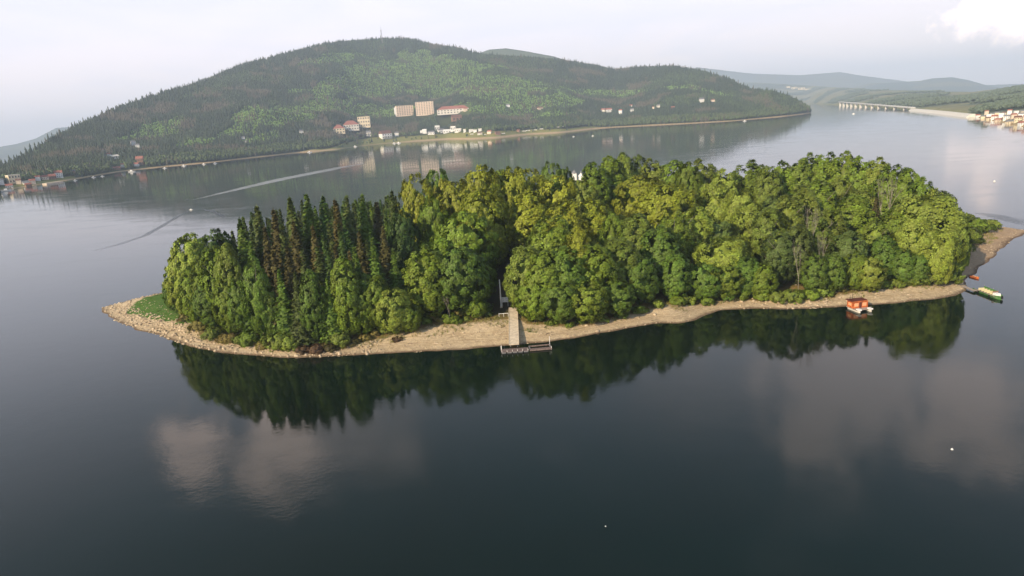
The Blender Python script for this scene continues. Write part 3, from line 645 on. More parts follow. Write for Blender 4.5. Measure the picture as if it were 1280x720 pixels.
MB().tube((qw / 2 - .1, 3.6, 0), (qw / 2 - .1, 3.6, 2.6), .06).build('post', M['white'], qo)
MB().tube((qw / 2 - .1, .3, 0), (qw / 2 - .1, .3, 1.0), .06).build('post', M['white'], qo)
tag(qo, 'open rectangular mooring frame floating right of the landing stage', 'mooring frame')
mb_, = [pt(627, 388, 2.6)]
mz = gz(*mb_); rmb = math.hypot(*mb_)
fp = empty('flagpole', (mb_[0], mb_[1], mz)); hh = topz(624, 350, rmb) - mz
MB().tube((0, 0, -.3), (0, 0, hh), .27, .18, 10).build('pole', M['white'], fp); MB().box((0, 0, .1), (.8, .8, .5)).build('footing', M['concrete'], fp)
b = MB(); b.box((0, 0, hh), (.34, .34, .18)); b.build('cap', M['white'], fp)
tag(fp, 'white flagpole standing left of the top of the jetty', 'flagpole')
sb = pt(632, 386, 2.7); sz = gz(*sb); sg = empty('information_board', (sb[0], sb[1], sz), R(-2))
MB().box((0, 0, 2.1), (2.0, .1, 1.5)).build('panel', M['white'], sg)
MB().box((0, -.06, 2.9), (2.2, .35, .1)).build('canopy', M['white'], sg)
for s_ in (-1, 1): MB().tube((s_ * .85, .08, -.2), (s_ * .85, .08, 2.9), .07).build('leg', M['white'], sg)
b = MB()
for i in range(4): b.box((-.55 + (i % 2) * .95, -.055, 2.45 - (i // 2) * .62), (.7, .02, .42))
b.build('notice', mat('printed_notice', (0.66, 0.66, 0.72), .6, .3, 4.0, col2=(0.5, 0.5, 0.5)), sg)
tag(sg, 'white information board on two legs between the flagpole and the jetty', 'sign')
kb = pt(638, 345, 4); kz = gz(*kb); kk = empty('notice_cabin', (kb[0], kb[1], kz), 0)
MB().box((0, 0, 1.3), (1.6, 1.4, 3.0)).build('wall', M['offwhite'], kk); MB().box((0, 0, 2.9), (1.9, 1.7, .15)).build('roof', M['greyroof'], kk); MB().box((-.1, -.72, 1.1), (.8, .06, 2.0)).build('door', M['steel'], kk)
tag(kk, 'small pale grey cabin on the avenue behind the jetty', 'cabin')
hr = pt(628, 400, 2); hz = gz(*hr); h1 = empty('handrail', (hr[0], hr[1], hz), 0)
MB().tube((-1, 0, 1.0), (1.9, 0, 1.0), .07).build('rail', M['white'], h1)
for xx in (-.9, .5, 1.8): MB().tube((xx, 0, -.2), (xx, 0, 1.0), .05).build('post', M['white'], h1)
tag(h1, 'short pale handrail on the bank left of the jetty', 'handrail')
wp = pt(214, 377, 2); wz = gz(*wp); w1 = empty('litter_bin', (wp[0], wp[1], wz)); MB().tube((0, 0, -.1), (0, 0, 1.1), .42, .48, 10).build('drum', M['white'], w1); MB().tube((0, 0, 1.1), (0, 0, 1.2), .52, .4, 10).build('lid', M['white'], w1)
tag(w1, 'white bin at the edge of the trees on the grassy left tip', 'bin')
lg = pt(229, 399, 1.8); l1 = empty('driftwood_log', (lg[0], lg[1], gz(*lg) + .15), R(10)); MB().tube((-2, 0, 0), (2, 0, .15), .22, .14, 7).build('stem', M['palebark'], l1); MB().tube((.4, 0, .1), (1.1, .8, .5), .09, .03, 5).build('branch', M['palebark'], l1)
tag(l1, 'pale log lying on the grass near the left tip', 'log')

# ------------------------------------------------------------------ boats by the island
def hull(Lh, Wd, Hh, name, material, parent, bow=0.35, y=0.0, z=-0.15, thick=0.08):
    """open hull pointed at +x end"""
    n = 10; out = []
    for i in range(n + 1):
        u = i / n; x = -Lh / 2 + Lh * u; w = Wd / 2 * (1 if u < 1 - bow else math.sqrt(max(0, 1 - ((u - 1 + bow) / bow) ** 2)) * .98 + .02); k = 0.25 * max(0, (u - .6)) * Hh * 2
        out.append([(x, y - w * .7, z), (x, y - w, z + Hh + k), (x, y - w + thick, z + Hh + k), (x, y - w * .6 + thick * .5, z + .12), (x, y + w * .6 - thick * .5, z + .12), (x, y + w - thick, z + Hh + k), (x, y + w, z + Hh + k), (x, y + w * .7, z)])
    b = MB(); V = [p for s_ in out for p in s_]; f = []
    for i in range(n):
        for j in range(8): f.append((i * 8 + j, i * 8 + (j + 1) % 8, (i + 1) * 8 + (j + 1) % 8, (i + 1) * 8 + j))
    f += [(0, 1, 2, 3, 4, 5, 6, 7)[::-1], tuple(n * 8 + j for j in range(8))]
    b.raw(V, f); return b.build(name, material, parent)
hb = pt(1078, 388, 0.2); bo = empty('houseboat', (hb[0], hb[1], 0), R(8))
for s_ in (-1, 1): h_ = hull(5.0, 0.95, .55, 'float', M['offwhite'], bo, .4); h_.rotation_euler = (0, 0, R(-90)); h_.location = (s_ * 1.75, 1.0, 0)
MB().box((0, 1.6, .62), (4.9, 4.6, .14)).build('deck', M['plankm'], bo)
cb = MB().box((0, 2.3, 1.65), (4.7, 2.6, 1.9)).build('cabin', M['orange'], bo)
for s_ in (-1, 1):
    MB().box((s_ * 1.25, .97, 1.7), (1.25, .06, 1.0)).build('window', M['paleorange'], cb); MB().box((s_ * 2.37, 2.3, 1.75), (.06, 1.3, .8)).build('window', M['paleorange'], cb)
MB().box((0, .965, 1.55), (.65, .06, 1.7)).build('door', M['darkred'], cb)
MB().box((0, 2.9, 2.68), (5.2, 2.6, .14)).build('roof', M['darkred'], bo)
b = MB(); b.tube((-1.0, 3.2, 2.7), (-1.0, 3.2, 4.6), .07); b.tube((-1.8, 3.2, 2.7), (-1.8, 3.2, 4.0), .05); b.tube((-2.2, 3.2, 3.4), (1.8, 3.2, 3.4), .04); b.tube((1.8, 3.2, 2.7), (1.8, 3.2, 3.5), .05); b.build('mast', M['black'], bo)
for s_ in (-1, 1): MB().box((s_ * 1.75, -.9, .82), (.9, 1.3, .35)).build('seat', M['white'], bo)
for s_ in (-1, 1): MB().tube((s_ * 2.35, .9, .6), (s_ * 2.35, -.6, 1.3), .04).build('rail', M['steel'], bo)
tag(bo, 'orange houseboat on two white floats moored off the right-hand beach', 'houseboat')
ga, gb_ = pt(1221, 361.5, .3), pt(1252, 373.5, .3); gl = np.linalg.norm(gb_ - ga); gr = empty('ferry_boat', (*((ga + gb_) / 2), 0), math.atan2(*(gb_ - ga)[::-1]))
hull(gl, 2.6, 1.0, 'hull', M['green'], gr, .22)
MB().box((0, 0, .42), (gl * .86, 2.1, .08)).build('floor', M['plankm'], gr)
MB().box((0, -1.34, .78), (gl * .8, .10, .14)).build('gunwale', M['plankm'], gr)
for i in range(5): bb = MB().box((-gl * .30 + i * gl * .115, .1, .75), (.4, 1.9, .1)).build('bench', M['bench'], gr); MB().box((-gl * .30 + i * gl * .115 - .2, .1, 1.05), (.08, 1.9, .5)).build('backrest', M['bench'], bb)
MB().box((-gl * .08, .95, 1.2), (gl * .52, .14, 1.0)).build('side_screen', M['green'], gr)
for i in range(4): MB().tube((-gl * .34 + i * gl * .18, .98, .4), (-gl * .34 + i * gl * .18, .98, 2.1), .05).build('post', M['steel'], gr)
MB().box((gl * .30, 0, .95), (1.6, 1.5, .9), taper=.85).build('helm_box', M['white'], gr)
MB().box((gl * .22, .2, 1.2), (.25, 1.5, 1.1)).build('windscreen_frame', M['brownwall'], gr)
mo = MB().box((gl * .5 + .1, 0, .75), (.5, .5, .8), taper=.7).build('outboard_motor', M['black'], gr); MB().tube((gl * .5 + .15, 0, -.3), (gl * .5 + .1, 0, .5), .09).build('shaft', M['steel'], mo)
MB().tube((gl * .2, -1.42, .2), (gl * .2, -1.42, .7), .22, .22, 8).build('fender', M['black'], gr); MB().tube((-gl * .25, -1.42, .2), (-gl * .25, -1.42, .7), .22, .22, 8).build('fender', M['black'], gr)
tag(gr, 'long green open ferry boat with cream benches moored off the right end', 'boat')
wa, wb = pt(1208, 357, .7), pt(1224, 363.5, .6); wl = np.linalg.norm(wb - wa); gw = empty('gangway', (*((wa + wb) / 2), 0), math.atan2(*(wb - wa)[::-1]))
for i in range(14): MB().box((-wl / 2 + wl * (i + .5) / 14, -1.0, .62), (wl / 14 - .04, 1.1, .08)).build('plank', M['plankm'], gw)
for s_ in (-1, 1): MB().box((0, -1.0 + s_ * .5, .50), (wl, .12, .14)).build('beam', M['steel'], gw)
for i in range(3): MB().tube((-wl / 2 + wl * (i + .5) / 3, -1.0, -1), (-wl / 2 + wl * (i + .5) / 3, -1.0, .45), .1).build('pile', M['steel'], gw)
tag(gw, 'narrow plank gangway from the right-hand shore to the green boat', 'gangway')
ra, rb = pt(1213, 344.5, .3), pt(1223.5, 347.5, .3); rl = np.linalg.norm(rb - ra); rr_ = empty('rowing_boat', (*((ra + rb) / 2), .12), math.atan2(*(rb - ra)[::-1]))
hull(rl, 1.3, .5, 'hull', M['orange'], rr_, .45)
for i in (-1, 0, 1): MB().box((i * rl * .2, 0, .22), (.3, 1.0, .06)).build('seat', M['paleorange'], rr_)
MB().tube((-rl * .3, .1, .4), (rl * .35, .25, .42), .035).build('oar', M['bench'], rr_)
tag(rr_, 'small orange rowing boat drawn up on the shore behind the green boat', 'boat')
def buoy(px, py, r, label, ring=True):
    p = ground(px, py); o = empty('buoy', (p[0], p[1], 0))
    b = MB(); 
    for i in range(4): b.tube((0, 0, -r * .4 + i * r * .4), (0, 0, i * r * .4), r * (0.8, 1, 1, .8)[i], r * (1, 1, .8, .3)[i], 10)
    b.build('float', M['white'], o); MB().tube((0, 0, r), (0, 0, r * 1.9), r * .12).build('staff', M['steel'], o)
    tag(o, label, 'buoy', 'white buoys on the lake')
buoy(1243, 227, .65, 'white buoy on the open water beyond the right end of the island'); buoy(1190, 562, .2, 'tiny white buoy on the dark water in the lower right'); buoy(757, 658, .1, 'tiny pale float on the dark water near the bottom centre')

# ------------------------------------------------------------------ far land
def tofloat(a): return np.asarray(a, dtype=float)
class Land:
    """hill country laid out on bearings from the lake: shore line and crest line, heights in between"""
    def __init__(s, shore, crest, depth, pw, tree=0.0, nz=0.10, nshift=0, na=520, ns=110, fixed=None):
        if fixed: sh = np.array([(math.atan2(ray(x, 150)[0], ray(x, 150)[1]), r) for x, r in shore])
        else: sh = np.array([azr(ground(*p)) for p in shore])
        cr = np.array([(lambda d: (math.atan2(d[0], d[1]), d[2] / math.hypot(d[0], d[1])))(ray(*p)) for p in crest])
        dp = np.array([(math.atan2(ray(x, 150)[0], ray(x, 150)[1]), r) for x, r in depth])
        s.a0, s.a1 = sh[0, 0], sh[-1, 0]; s.az = np.linspace(s.a0, s.a1, na)
        s.rs = np.interp(s.az, sh[:, 0], sh[:, 1]); s.dp = np.interp(s.az, dp[:, 0], dp[:, 1])
        def sm(v, w): k = np.hanning(w); k /= k.sum(); return np.convolve(np.pad(v, w // 2, mode='edge'), k, 'valid')[:len(v)]
        far_ = sm(s.rs, 61) + s.dp; s.rs = sm(s.rs, 11); s.dp = np.maximum(far_ - s.rs, 40)
        k = np.ones(9) / 9
        te = np.interp(s.az, cr[:, 0], cr[:, 1]); rr = s.rs + s.dp
        s.zr = np.maximum(CAMZ + rr * te - tree, 2.0)
        s.s = np.concatenate([[-0.12, -0.04], np.linspace(0, 1, ns), [1.1, 1.25, 1.5, 1.9]])
        A, S = np.meshgrid(s.az, s.s); Rr_ = s.rs[None] + np.sign(S) * np.minimum(np.abs(S), 9) * s.dp[None]
        Rr_[0] = s.rs - 30; Rr_[1] = s.rs - 8
        Xx, Yy = Rr_ * np.sin(A), Rr_ * np.cos(A)
        h = np.where(S <= 1, np.clip(S, 0, 1) ** pw, 1 - 0.9 * (S - 1))
        dist = np.clip(Rr_ - s.rs[None], 0, None)
        h = np.maximum(h * s.zr[None], 0)
        base = np.minimum(dist * 0.07, 7)
        Zz = np.maximum(h, 0) * 1.0 + base * (1 - np.clip(S, 0, 1))
        bump = (fbm(Xx / 420, Yy / 420, 41 + nshift) - .5) * 2 * nz * s.zr[None] * np.clip(S * (1.02 - S) * 4, 0, 1)
        bump += (fbm(Xx / 120, Yy / 120, 51 + nshift) - .5) * .35 * nz * s.zr[None] * np.clip(S * (1.02 - S) * 4, 0, 1)
        Zz = Zz + bump; Zz[0] = -3; Zz[1] = -.8; Zz[2] = 0.05
        s.X, s.Y, s.Z, s.S, s.dist, s.na = Xx, Yy, Zz, S, dist, na
    def mesh(s, name, material, label, cat='hills', attrs=None):
        n1, n2 = s.Z.shape; i = np.arange(n1 * n2).reshape(n1, n2)
        q = np.stack([i[:-1, :-1], i[:-1, 1:], i[1:, 1:], i[1:, :-1]], -1).reshape(-1, 4)
        me = npmesh(name, np.column_stack([s.X.ravel(), s.Y.ravel(), s.Z.ravel()]), q, True)
        for k, v in (attrs or {}).items():
            a = me.attributes.new(k, 'FLOAT', 'POINT'); a.data.foreach_set('value', v.ravel().astype(np.float32))
        return tag(link(name, me, None, material), label, cat, kind='structure')
    def z(s, x, y):
        """height at points (vectorised)"""
        x, y = tofloat(x), tofloat(y)
        a = np.arctan2(x, y); r = np.hypot(x, y)
        fi = np.clip((a - s.a0) / (s.a1 - s.a0) * (s.na - 1), 0, s.na - 1.001); i = fi.astype(int); u = fi - i
        rs = np.interp(a, s.az, s.rs); dp = np.interp(a, s.az, s.dp); S = (r - rs) / dp
        fj = np.interp(S, s.s, np.arange(len(s.s))); j = np.clip(fj.astype(int), 0, len(s.s) - 2); v = fj - j
        Z = s.Z
        return (Z[j, i] * (1 - u) + Z[j, i + 1] * u) * (1 - v) + (Z[j + 1, i] * (1 - u) + Z[j + 1, i + 1] * u) * v
    def hit(s, px, py, step=4.0):
        d = ray(px, py); a = math.atan2(d[0], d[1]); hl = math.hypot(d[0], d[1])
        rs = float(np.interp(a, s.az, s.rs)); dp = float(np.interp(a, s.az, s.dp))
        rr = np.arange(rs, rs + dp * 1.05, step); t = rr / hl
        x, y, z = d[0] * t, d[1] * t, CAMZ + d[2] * t
        below = np.nonzero(z <= s.z(x, y))[0]
        k = below[0] if len(below) else len(rr) - 1
        return np.array([x[k], y[k]]), float(s.z(x[k:k + 1], y[k:k + 1])[0])

shore = [(-240,290),(-120,262),(-60,250),(0,238),(30,234),(74,227),(100,223),(150,214.5),(200,209),(260,203.5),(300,199),(340,194.6),(372,191),(384,190.2),(400,188.9),(420,187),(450,182.5),(480,179.5),(500,178),(560,174),(590,174),(620,172.5),
 (660,168),(700,166),(742,161),(770,159),(800,157.5),(860,154.5),(920,151),(980,145.5),(1005,142.5),(1014,141)]
crest = [(-240,290),(-120,255),(-60,232),(0,208),(30,192),(60,173),(100,154),(150,131),(180,122),(210,112),(240,104),(270,93),(300,80),(350,67),(400,54),(440,49),(480,46),(510,47),(540,54),(570,58),(600,66),(650,69),(700,74),(740,80),(770,86),(800,83),(840,81),
 (880,87),(910,97),(938,110),(950,111),(965,111),(985,117),(1003,126),(1012,134),(1014,140)]
depth = [(-240,200),(0,520),(100,900),(200,1150),(300,1500),(500,1700),(700,1500),(800,1300),(900,1000),(938,760),(956,430),(985,260),(1010,120),(1014,60)]
HL = Land(shore, crest, depth, 1.35, tree=16, nz=.15)
def pxcol(x): return math.atan2(ray(x, 160)[0], ray(x, 160)[1])
lawnx = [(-240,5),(0,40),(75,45),(82,8),(200,8),(330,10),(372,12),(384,34),(400,26),(412,40),(425,95),(450,120),(475,105),(520,95),(600,90),(650,70),(700,55),(738,45),(750,8),(1014,6)]
la = np.array([(pxcol(x), v) for x, v in lawnx]); beachx = [(-240,6),(80,14),(372,16),(384,34),(400,24),(425,10),(480,12),(560,26),(600,24),(740,20),(760,14),(1014,14)]
ba = np.array([(pxcol(x), v) for x, v in beachx])
Aaz = np.tile(HL.az, (HL.Z.shape[0], 1))
beach = np.interp(Aaz, ba[:, 0], ba[:, 1]); lawn = np.interp(Aaz, la[:, 0], la[:, 1]) + beach * .6
a_b = np.clip((beach - HL.dist) / 6 + .5, 0, 1); a_l = np.clip((lawn - HL.dist) / 10 + .5, 0, 1)
# young plantations on the slope: patches given as (column, height up the slope, half widths)
patches = [(350,.36,50,.10),(300,.30,30,.06),(400,.42,50,.07),(250,.26,30,.05),(450,.60,70,.10),(520,.72,90,.09),(600,.55,90,.10),(670,.42,60,.08),(480,.34,50,.06),(560,.85,60,.07),(640,.68,60,.06),(430,.86,40,.05),(690,.20,30,.03),(320,.17,24,.05),(630,.32,60,.06),(190,.55,40,.10),(760,.60,50,.06),(870,.62,40,.1)]
def young(a, S, x, y):
    px = np.interp(a, [pxcol(q) for q in range(-240, 1030, 20)], list(range(-240, 1030, 20)))
    v = np.zeros_like(px)
    for cx, cs, wx, ws in patches: v = np.maximum(v, 1.5 - np.hypot((px - cx) / wx, (S - cs) / ws))
    return v + (fbm(x / 60, y / 60, 91) - .5) * 1.1
yg = young(Aaz, HL.S, HL.X, HL.Y)
def landmat(name, forest, meadow, fields=None, fscale=0.004):
    m = bpy.data.materials.new(name); m.use_nodes = True; t = NT(m.node_tree); b = t.n['Principled BSDF']
    g = t.add('ShaderNodeNewGeometry').outputs['Position']; A = lambda n: t.add('ShaderNodeAttribute', attribute_name=n).outputs['Fac']
    n1, n2, n3 = t.noise(g, 0.02, 4, 0.6), t.noise(g, 0.15, 4, 0.6), t.noise(g, fscale, 3, 0.5)
    c = t.mix(t.ramp(n2, .3, .7), (*forest, 1), (*[q * 1.7 for q in forest], 1))
    c = t.mix(t.ramp(A('young'), .3, .6), c, t.mix(t.ramp(n1, .3, .7), (*meadow, 1), (*[q * .7 for q in meadow], 1)))
    if fields: c = t.mix(t.ramp(n3, .50, .56), c, (*fields, 1))
    c = t.mix(A('lawn'), c, t.mix(t.ramp(n2, .3, .7), (0.17, 0.20, 0.05, 1), (0.26, 0.22, 0.08, 1)))
    c = t.mix(A('beach'), c, t.mix(t.ramp(n2, .3, .7), (0.50, 0.37, 0.22, 1), (0.38, 0.27, 0.16, 1)))
    t.l.new(c, b.inputs['Base Color']); b.inputs['Roughness'].default_value = .95; b.inputs['Specular IOR Level'].default_value = .1
    return m
HL.mesh('hill_terrain', landmat('hill_ground', (0.035, 0.045, 0.018), (0.115, 0.155, 0.05)), 'long wooded hill with light plantations rising behind the far lake shore', attrs={'beach': a_b, 'lawn': a_l, 'young': yg})

# ---- buildings on the far shore
CLEAR = []   # (x, y, radius, corridor towards the lake)
def up(px, py): p, z = HL.hit(px, py); return p, z, math.hypot(*p)
def house(px, py, wpx, hpx, label, wall='white', roof='redroof', depth=0.8, style='gable', rows=1, cols=3, turn=0.0, name='house', cat='house', group=None, clear=70, land=None):
    """a building whose foot is seen at (px,py), wpx wide and hpx high to the ridge"""
    p, z = (land or HL).hit(px, py); r = math.hypot(*p); w = wpx * r / F; H = hpx * r / F; d_ = max(w * depth, 4)
    rz = -math.atan2(p[0], p[1]) + R(turn); o = empty(name, (p[0], p[1], z), rz)
    rh = 0 if style == 'flat' else min(H * .42, d_ * .45); wh = H - rh
    w_ = MB().box((0, 0, wh / 2 - 1.5), (w, d_, wh + 3)).build('wall', M[wall], o)
    if style == 'flat': MB().box((0, 0, wh + .15), (w + .6, d_ + .6, .45)).build('roof', M[roof], o)
    else:
        b = MB(); (b.gable if style == 'gable' else b.hip)(w, d_, wh - .1, rh); ro = b.build('roof', M[roof], o)
        if wpx > 4: MB().box((w * .25, d_ * .12, wh + rh * .8), (.8, .8, 1.8)).build('chimney', M['brownwall'], ro)
    b = MB(); hh = wh / rows
    for k in range(rows):
        for c in range(cols): b.box((-w / 2 + w * (c + .5) / cols, -d_ / 2 - .02, hh * (k + .52)), (w / cols * .45, .12, hh * .42))
    if wpx > 5: b.build('glazing', M['glass'], w_)['kind'] = 'stuff'
    if wpx > 5: MB().box((w * .12, -d_ / 2 - .04, 1.1), (1.2, .14, 2.2)).build('door', M['brownwall'], w_)
    if land is None: CLEAR.append((p[0], p[1], w * .55 + 5, clear, w * .5 + 2))
    return tag(o, label, cat, group), w, d_, wh
# blocks of flats: floors with balconies
def flats(px, py, wpx, hpx, label, wall, cols, rows, endwhite=False, turn=0):
    o, w, d_, wh = house(px, py, wpx, hpx, label, wall, 'greyroof', .45, 'flat', rows, cols, turn, 'apartment_block', 'apartment block', clear=110)
    for k in range(1, rows):
        b = MB().box((0, -d_ / 2 - .7, wh * k / rows), (w * .9, 1.3, .25)); b.box((0, -d_ / 2 - 1.3, wh * k / rows + .5), (w * .9, .12, .5)); b.build('balcony', M['pink'], o)
    MB().box((w / 2 + .8, 0, wh / 2 - 1), (2.0, d_ * .7, wh + 2.5)).build('stair_tower', M['cream'], o)
    if endwhite: MB().box((-w / 2 - 3, 0, wh * .42), (6, d_ * .8, wh * .9)).build('end_wing', M['white'], o)
    return o
flats(506, 144.5, 20, 11.5, 'lower pinkish apartment block with a white end, left of the taller block', 'pink', 7, 6, True, 8)
flats(532, 143.5, 21, 15, 'taller pinkish apartment block on the wooded slope above the lawn', 'pink', 7, 8, False, -6)
o, w, d_, wh = house(567, 142, 38, 9, 'long low building with a red roof and gables right of the apartment blocks', 'offwhite', 'redroof', .3, 'hip', 2, 10, -5, 'lodge', 'lodge', clear=110)
for k in (-1, 1):
    b = MB(); b.raw([(k * w * .22 - 6, -d_ / 2 - 1, wh - .3), (k * w * .22 + 6, -d_ / 2 - 1, wh - .3), (k * w * .22, -d_ / 2 - 1, wh + 6), (k * w * .22, 0, wh + 6), (k * w * .22 - 6, 0, wh - .3), (k * w * .22 + 6, 0, wh - .3)], [(0, 1, 2), (0, 2, 3, 4), (1, 5, 3, 2), (3, 5, 4), (0, 4, 5, 1)]); b.build('gable', M['redroof'], o)
house(571, 151, 12, 7, 'brown timber house below the long red-roofed building', 'brownwall', 'brownroof', .8, 'gable', 1, 3, 10, clear=50)
house(424, 167, 13, 10, 'cream house with a pink-red hipped roof, leftmost of the shore hotels', 'cream', 'redroof', .8, 'hip', 2, 4, 6, 'hotel', 'hotel')
house(439, 163, 18, 11, 'white hotel with a broad red roof between two cream buildings', 'offwhite', 'redroof', .6, 'hip', 2, 6, 4, 'hotel', 'hotel')
house(456, 159, 14, 12, 'cream flat-roofed hotel block, rightmost and highest of the shore hotels', 'cream', 'brownroof', .6, 'flat', 3, 5, -6, 'hotel', 'hotel', clear=90)
house(461, 170, 6, 6, 'small pale house with a dark roof left of the white lakeside villa', 'offwhite', 'greyroof')
v_, w, d_, wh = house(482, 173, 13, 9, 'white lakeside villa with a pitched roof and terraces on the lawn', 'white', 'brownroof', .8, 'gable', 2, 4, 25, 'villa', 'villa')
MB().box((0, -d_ / 2 - 3, wh * .25), (w * 1.1, 6, .5)).build('terrace', M['white'], v_); MB().box((0, -d_ / 2 - 2, wh * .55), (w * .8, 4, .4)).build('balcony', M['white'], v_)
house(496, 170, 5, 5, 'small white hut just right of the lakeside villa', 'white', 'greyroof', name='hut', cat='hut')
row = [(527,166,3,3),(531,166.5,5,5),(539.5,167.5,8,4),(547,164,6,7),(552,165.5,7,5),(559,165.5,9,4),(567,163.5,6,6),(573,164.5,8,4),(581,165,3,4),(589,164.5,5,3),(594,165,4,3),(600,163.5,4,3)]
nth = ['leftmost', 'second from left', 'third from left', 'fourth from left', 'fifth from left', 'middle', 'seventh from left', 'eighth from left', 'fourth from right', 'third from right', 'second from right', 'rightmost']
for i, (x, y, a, b_) in enumerate(row): house(x, y + .5, a, b_, f'white holiday chalet in the row on the lakeside lawn, {nth[i]}', 'white', random.choice(['offwhite', 'greyroof', 'white']), .6, 'gable' if i % 3 else 'flat', 1, 3, random.uniform(-15, 15), 'chalet', 'chalet', 'white chalets on the lakeside lawn', clear=60)
hs = [(582,139,4,4,'pink','redroof','small pink house above the long red-roofed lodge'),(635,133.5,4,3,'white','greyroof','lone white cottage high in the wood above the campsite'),(675,137,6,3.5,'pink','brownroof','pinkish cottage half hidden in the wood above the campsite'),
 (754,140,5,4,'offwhite','redroof','cream house, left one of the pair below the red roofs'),(761,140,7,4.5,'white','redroof','white house with a red roof in the hillside hamlet'),(776,143,4,6,'white','redroof','tall narrow white house right of the red-roofed hamlet house'),
 (789,134,3.5,3,'white','redroof','upper of two small white houses standing one above the other'),(790,140,4,4,'white','greyroof','lower of two small white houses standing one above the other'),(817,136,3,3,'pink','brownroof','small pink cottage, left of the pair in the wood'),
 (823,134.5,4,3.5,'offwhite','greyroof','small cream cottage, right of the pair in the wood'),(841,136,4,3,'brownwall','redroof','brown cottage in the wood left of the lone white house'),(877,127.5,5,4.5,'white','greyroof','lone white house high above the right part of the shore'),
 (891,127,4,3,'pink','brownroof','pink cottage just right of the lone white house'),(167,182,4.5,5,'white','greyroof','left one of two tall white houses high in the left wood'),(172.5,186,4,5,'white','greyroof','right one of two tall white houses high in the left wood'),
 (136,195,3.5,3,'white','redroof','tiny white cottage left of the long pale roof'),(143,198,8,3.5,'offwhite','offwhite','long pale-roofed house in the left wood'),(153,209,3.5,4,'white','brownroof','white boathouse cottage near the left shore'),(129,190,3.5,3,'brownwall','brownroof','brown cottage above the long pale-roofed house'),
 (176,206,7,9,'brownwall','redroof','tall red-brown house close to the left shore'),(171,208,4.5,4,'white','redroof','white annex left of the tall red-brown house'),(146,212,7,3,'brownwall','redroof','low brown house with a red roof on the left shore'),
 (304,174,4,3,'white','greyroof','white cottage in the trees above the left beach'),(307,179,3.5,3,'offwhite','greyroof','cream cottage just below the white one above the left beach'),(377,166.5,4,3.5,'white','greyroof','tiny white cottage in the trees left of the spit'),
 (2,231,4,6,'white','greyroof','white house at the very left edge of the photo'),(18,229,10,8,'cream','offwhite','large cream flat-fronted house in the left village'),(24,230,4,5,'pink','brownroof','pink house touching the large cream house'),
 (33,231,5,4,'white','greyroof','white house second from the large cream house'),(41,230,5,5,'pink','redroof','pink house in the middle of the left village'),(48,226,4,5,'white','redroof','white house on the rise of the left village'),
 (56,224.5,6,4,'pink','redroof','low pink house above the orange quay'),(74,222,7,7,'white','redroof','white house with a steep red roof at the right end of the village'),(66,224,6,5,'brownwall','redroof','red-brown shed left of the steep red-roofed house'),
 (94,217,4,4,'brownwall','greyroof','dark hut in the trees right of the left village'),(12,235,6,4,'offwhite','redroof','low cream house at the water of the left village'),(36,234,5,3.5,'brownwall','redroof','brown boathouse at the water of the left village'),
 (600,168,6,3,'offwhite','brownroof','cream cabin at the left end of the campsite'),(612,167,5,4,'pink','redroof','pink cabin with a red roof on the campsite'),(622,168,6,3.5,'brownwall','brownroof','brown cabin in the middle of the campsite'),(648,165,4,3,'brownwall','brownroof','small brown cabin among the campsite trees')]
for (x, y, a, b_, wl_, rf, lab) in hs: house(x, y, a, b_, lab, wl_, rf, .8, 'gable' if a < 9 else 'flat', 1 if b_ < 6 else 2, 2 if a < 6 else 4, random.uniform(-25, 25), clear=75 if y < 150 and x > 560 or 120 < x < 200 else 45)
def caravan(px, py, wpx, label):
    p, z = HL.hit(px, py); r = math.hypot(*p); w = wpx * r / F; o = empty('caravan', (p[0], p[1], z), -math.atan2(p[0], p[1]) + random.uniform(-.3, .3))
    b = MB(); b.box((0, 0, 1.7), (w, 2.6, 2.2)); b.box((0, 0, 2.95), (w * .85, 2.2, .35)); bd = b.build('body', M['white'], o)
    MB().box((0, -1.32, 2.0), (w * .6, .06, .7)).build('window', M['glass'], bd)
    for s_ in (-1, 1): MB().tube((s_ * w * .15, -1.25, .4), (s_ * w * .15, -1.05, .4), .4, .4, 8).build('wheel', M['black'], o)
    tag(o, label, 'caravan', 'white caravans on the campsite'); CLEAR.append((p[0], p[1], 7, 45, 5))
for x, y, a, lab in [(590,168.5,4,'white caravan at the left end of the campsite'),(606,169,4,'white caravan between the cream cabin and the pink cabin'),(629,167.5,4,'white caravan beside the brown campsite cabin'),(655,164.5,5,'white caravan near the water, left of three'),(660,163.8,5,'white caravan near the water, middle of three'),(668,163,6,'long white caravan near the water, right of three'),(677,162,5,'white caravan alone on the grass right of the three'),(698,159.5,5,'white caravan, left of the pair at the right end of the campsite'),(704,159,5,'white caravan, right of the pair at the right end of the campsite')]:
    caravan(x, y, a, lab)
# look-out tower on the top of the hill
p, z = HL.hit(478, 55); r = math.hypot(*p); ht = 18 * r / F; print('mast', p, z, HL.Z.max()); tw = empty('lookout_mast', (p[0], p[1], z)); b = MB()
for a, c in ((-1, -1), (1, -1), (1, 1), (-1, 1)): b.tube((a * 3.2, c * 3.2, -2), (a * 1.5, c * 1.5, ht * .8), .8, .6)
for k in range(6):
    f_ = 3.2 - 1.7 * k / 6; zz = ht * .8 * k / 6
    for a, c, e, g_ in ((-1, -1, 1, -1), (1, -1, 1, 1), (1, 1, -1, 1), (-1, 1, -1, -1)): b.tube((a * f_, c * f_, zz), (e * f_ * .95, g_ * f_ * .95, zz + ht * .13), .35, .35, 4)
b.build('lattice', M['steel'], tw); MB().box((0, 0, ht * .82), (6, 6, 2.5)).build('platform', M['brownwall'], tw); MB().tube((0, 0, ht * .8), (0, 0, ht * 1.05), .8, .3).build('aerial', M['steel'], tw)
tag(tw, 'slim lattice mast standing on the summit of the wooded hill', 'tower'); CLEAR.append((p[0], p[1], 8, 10, 3))

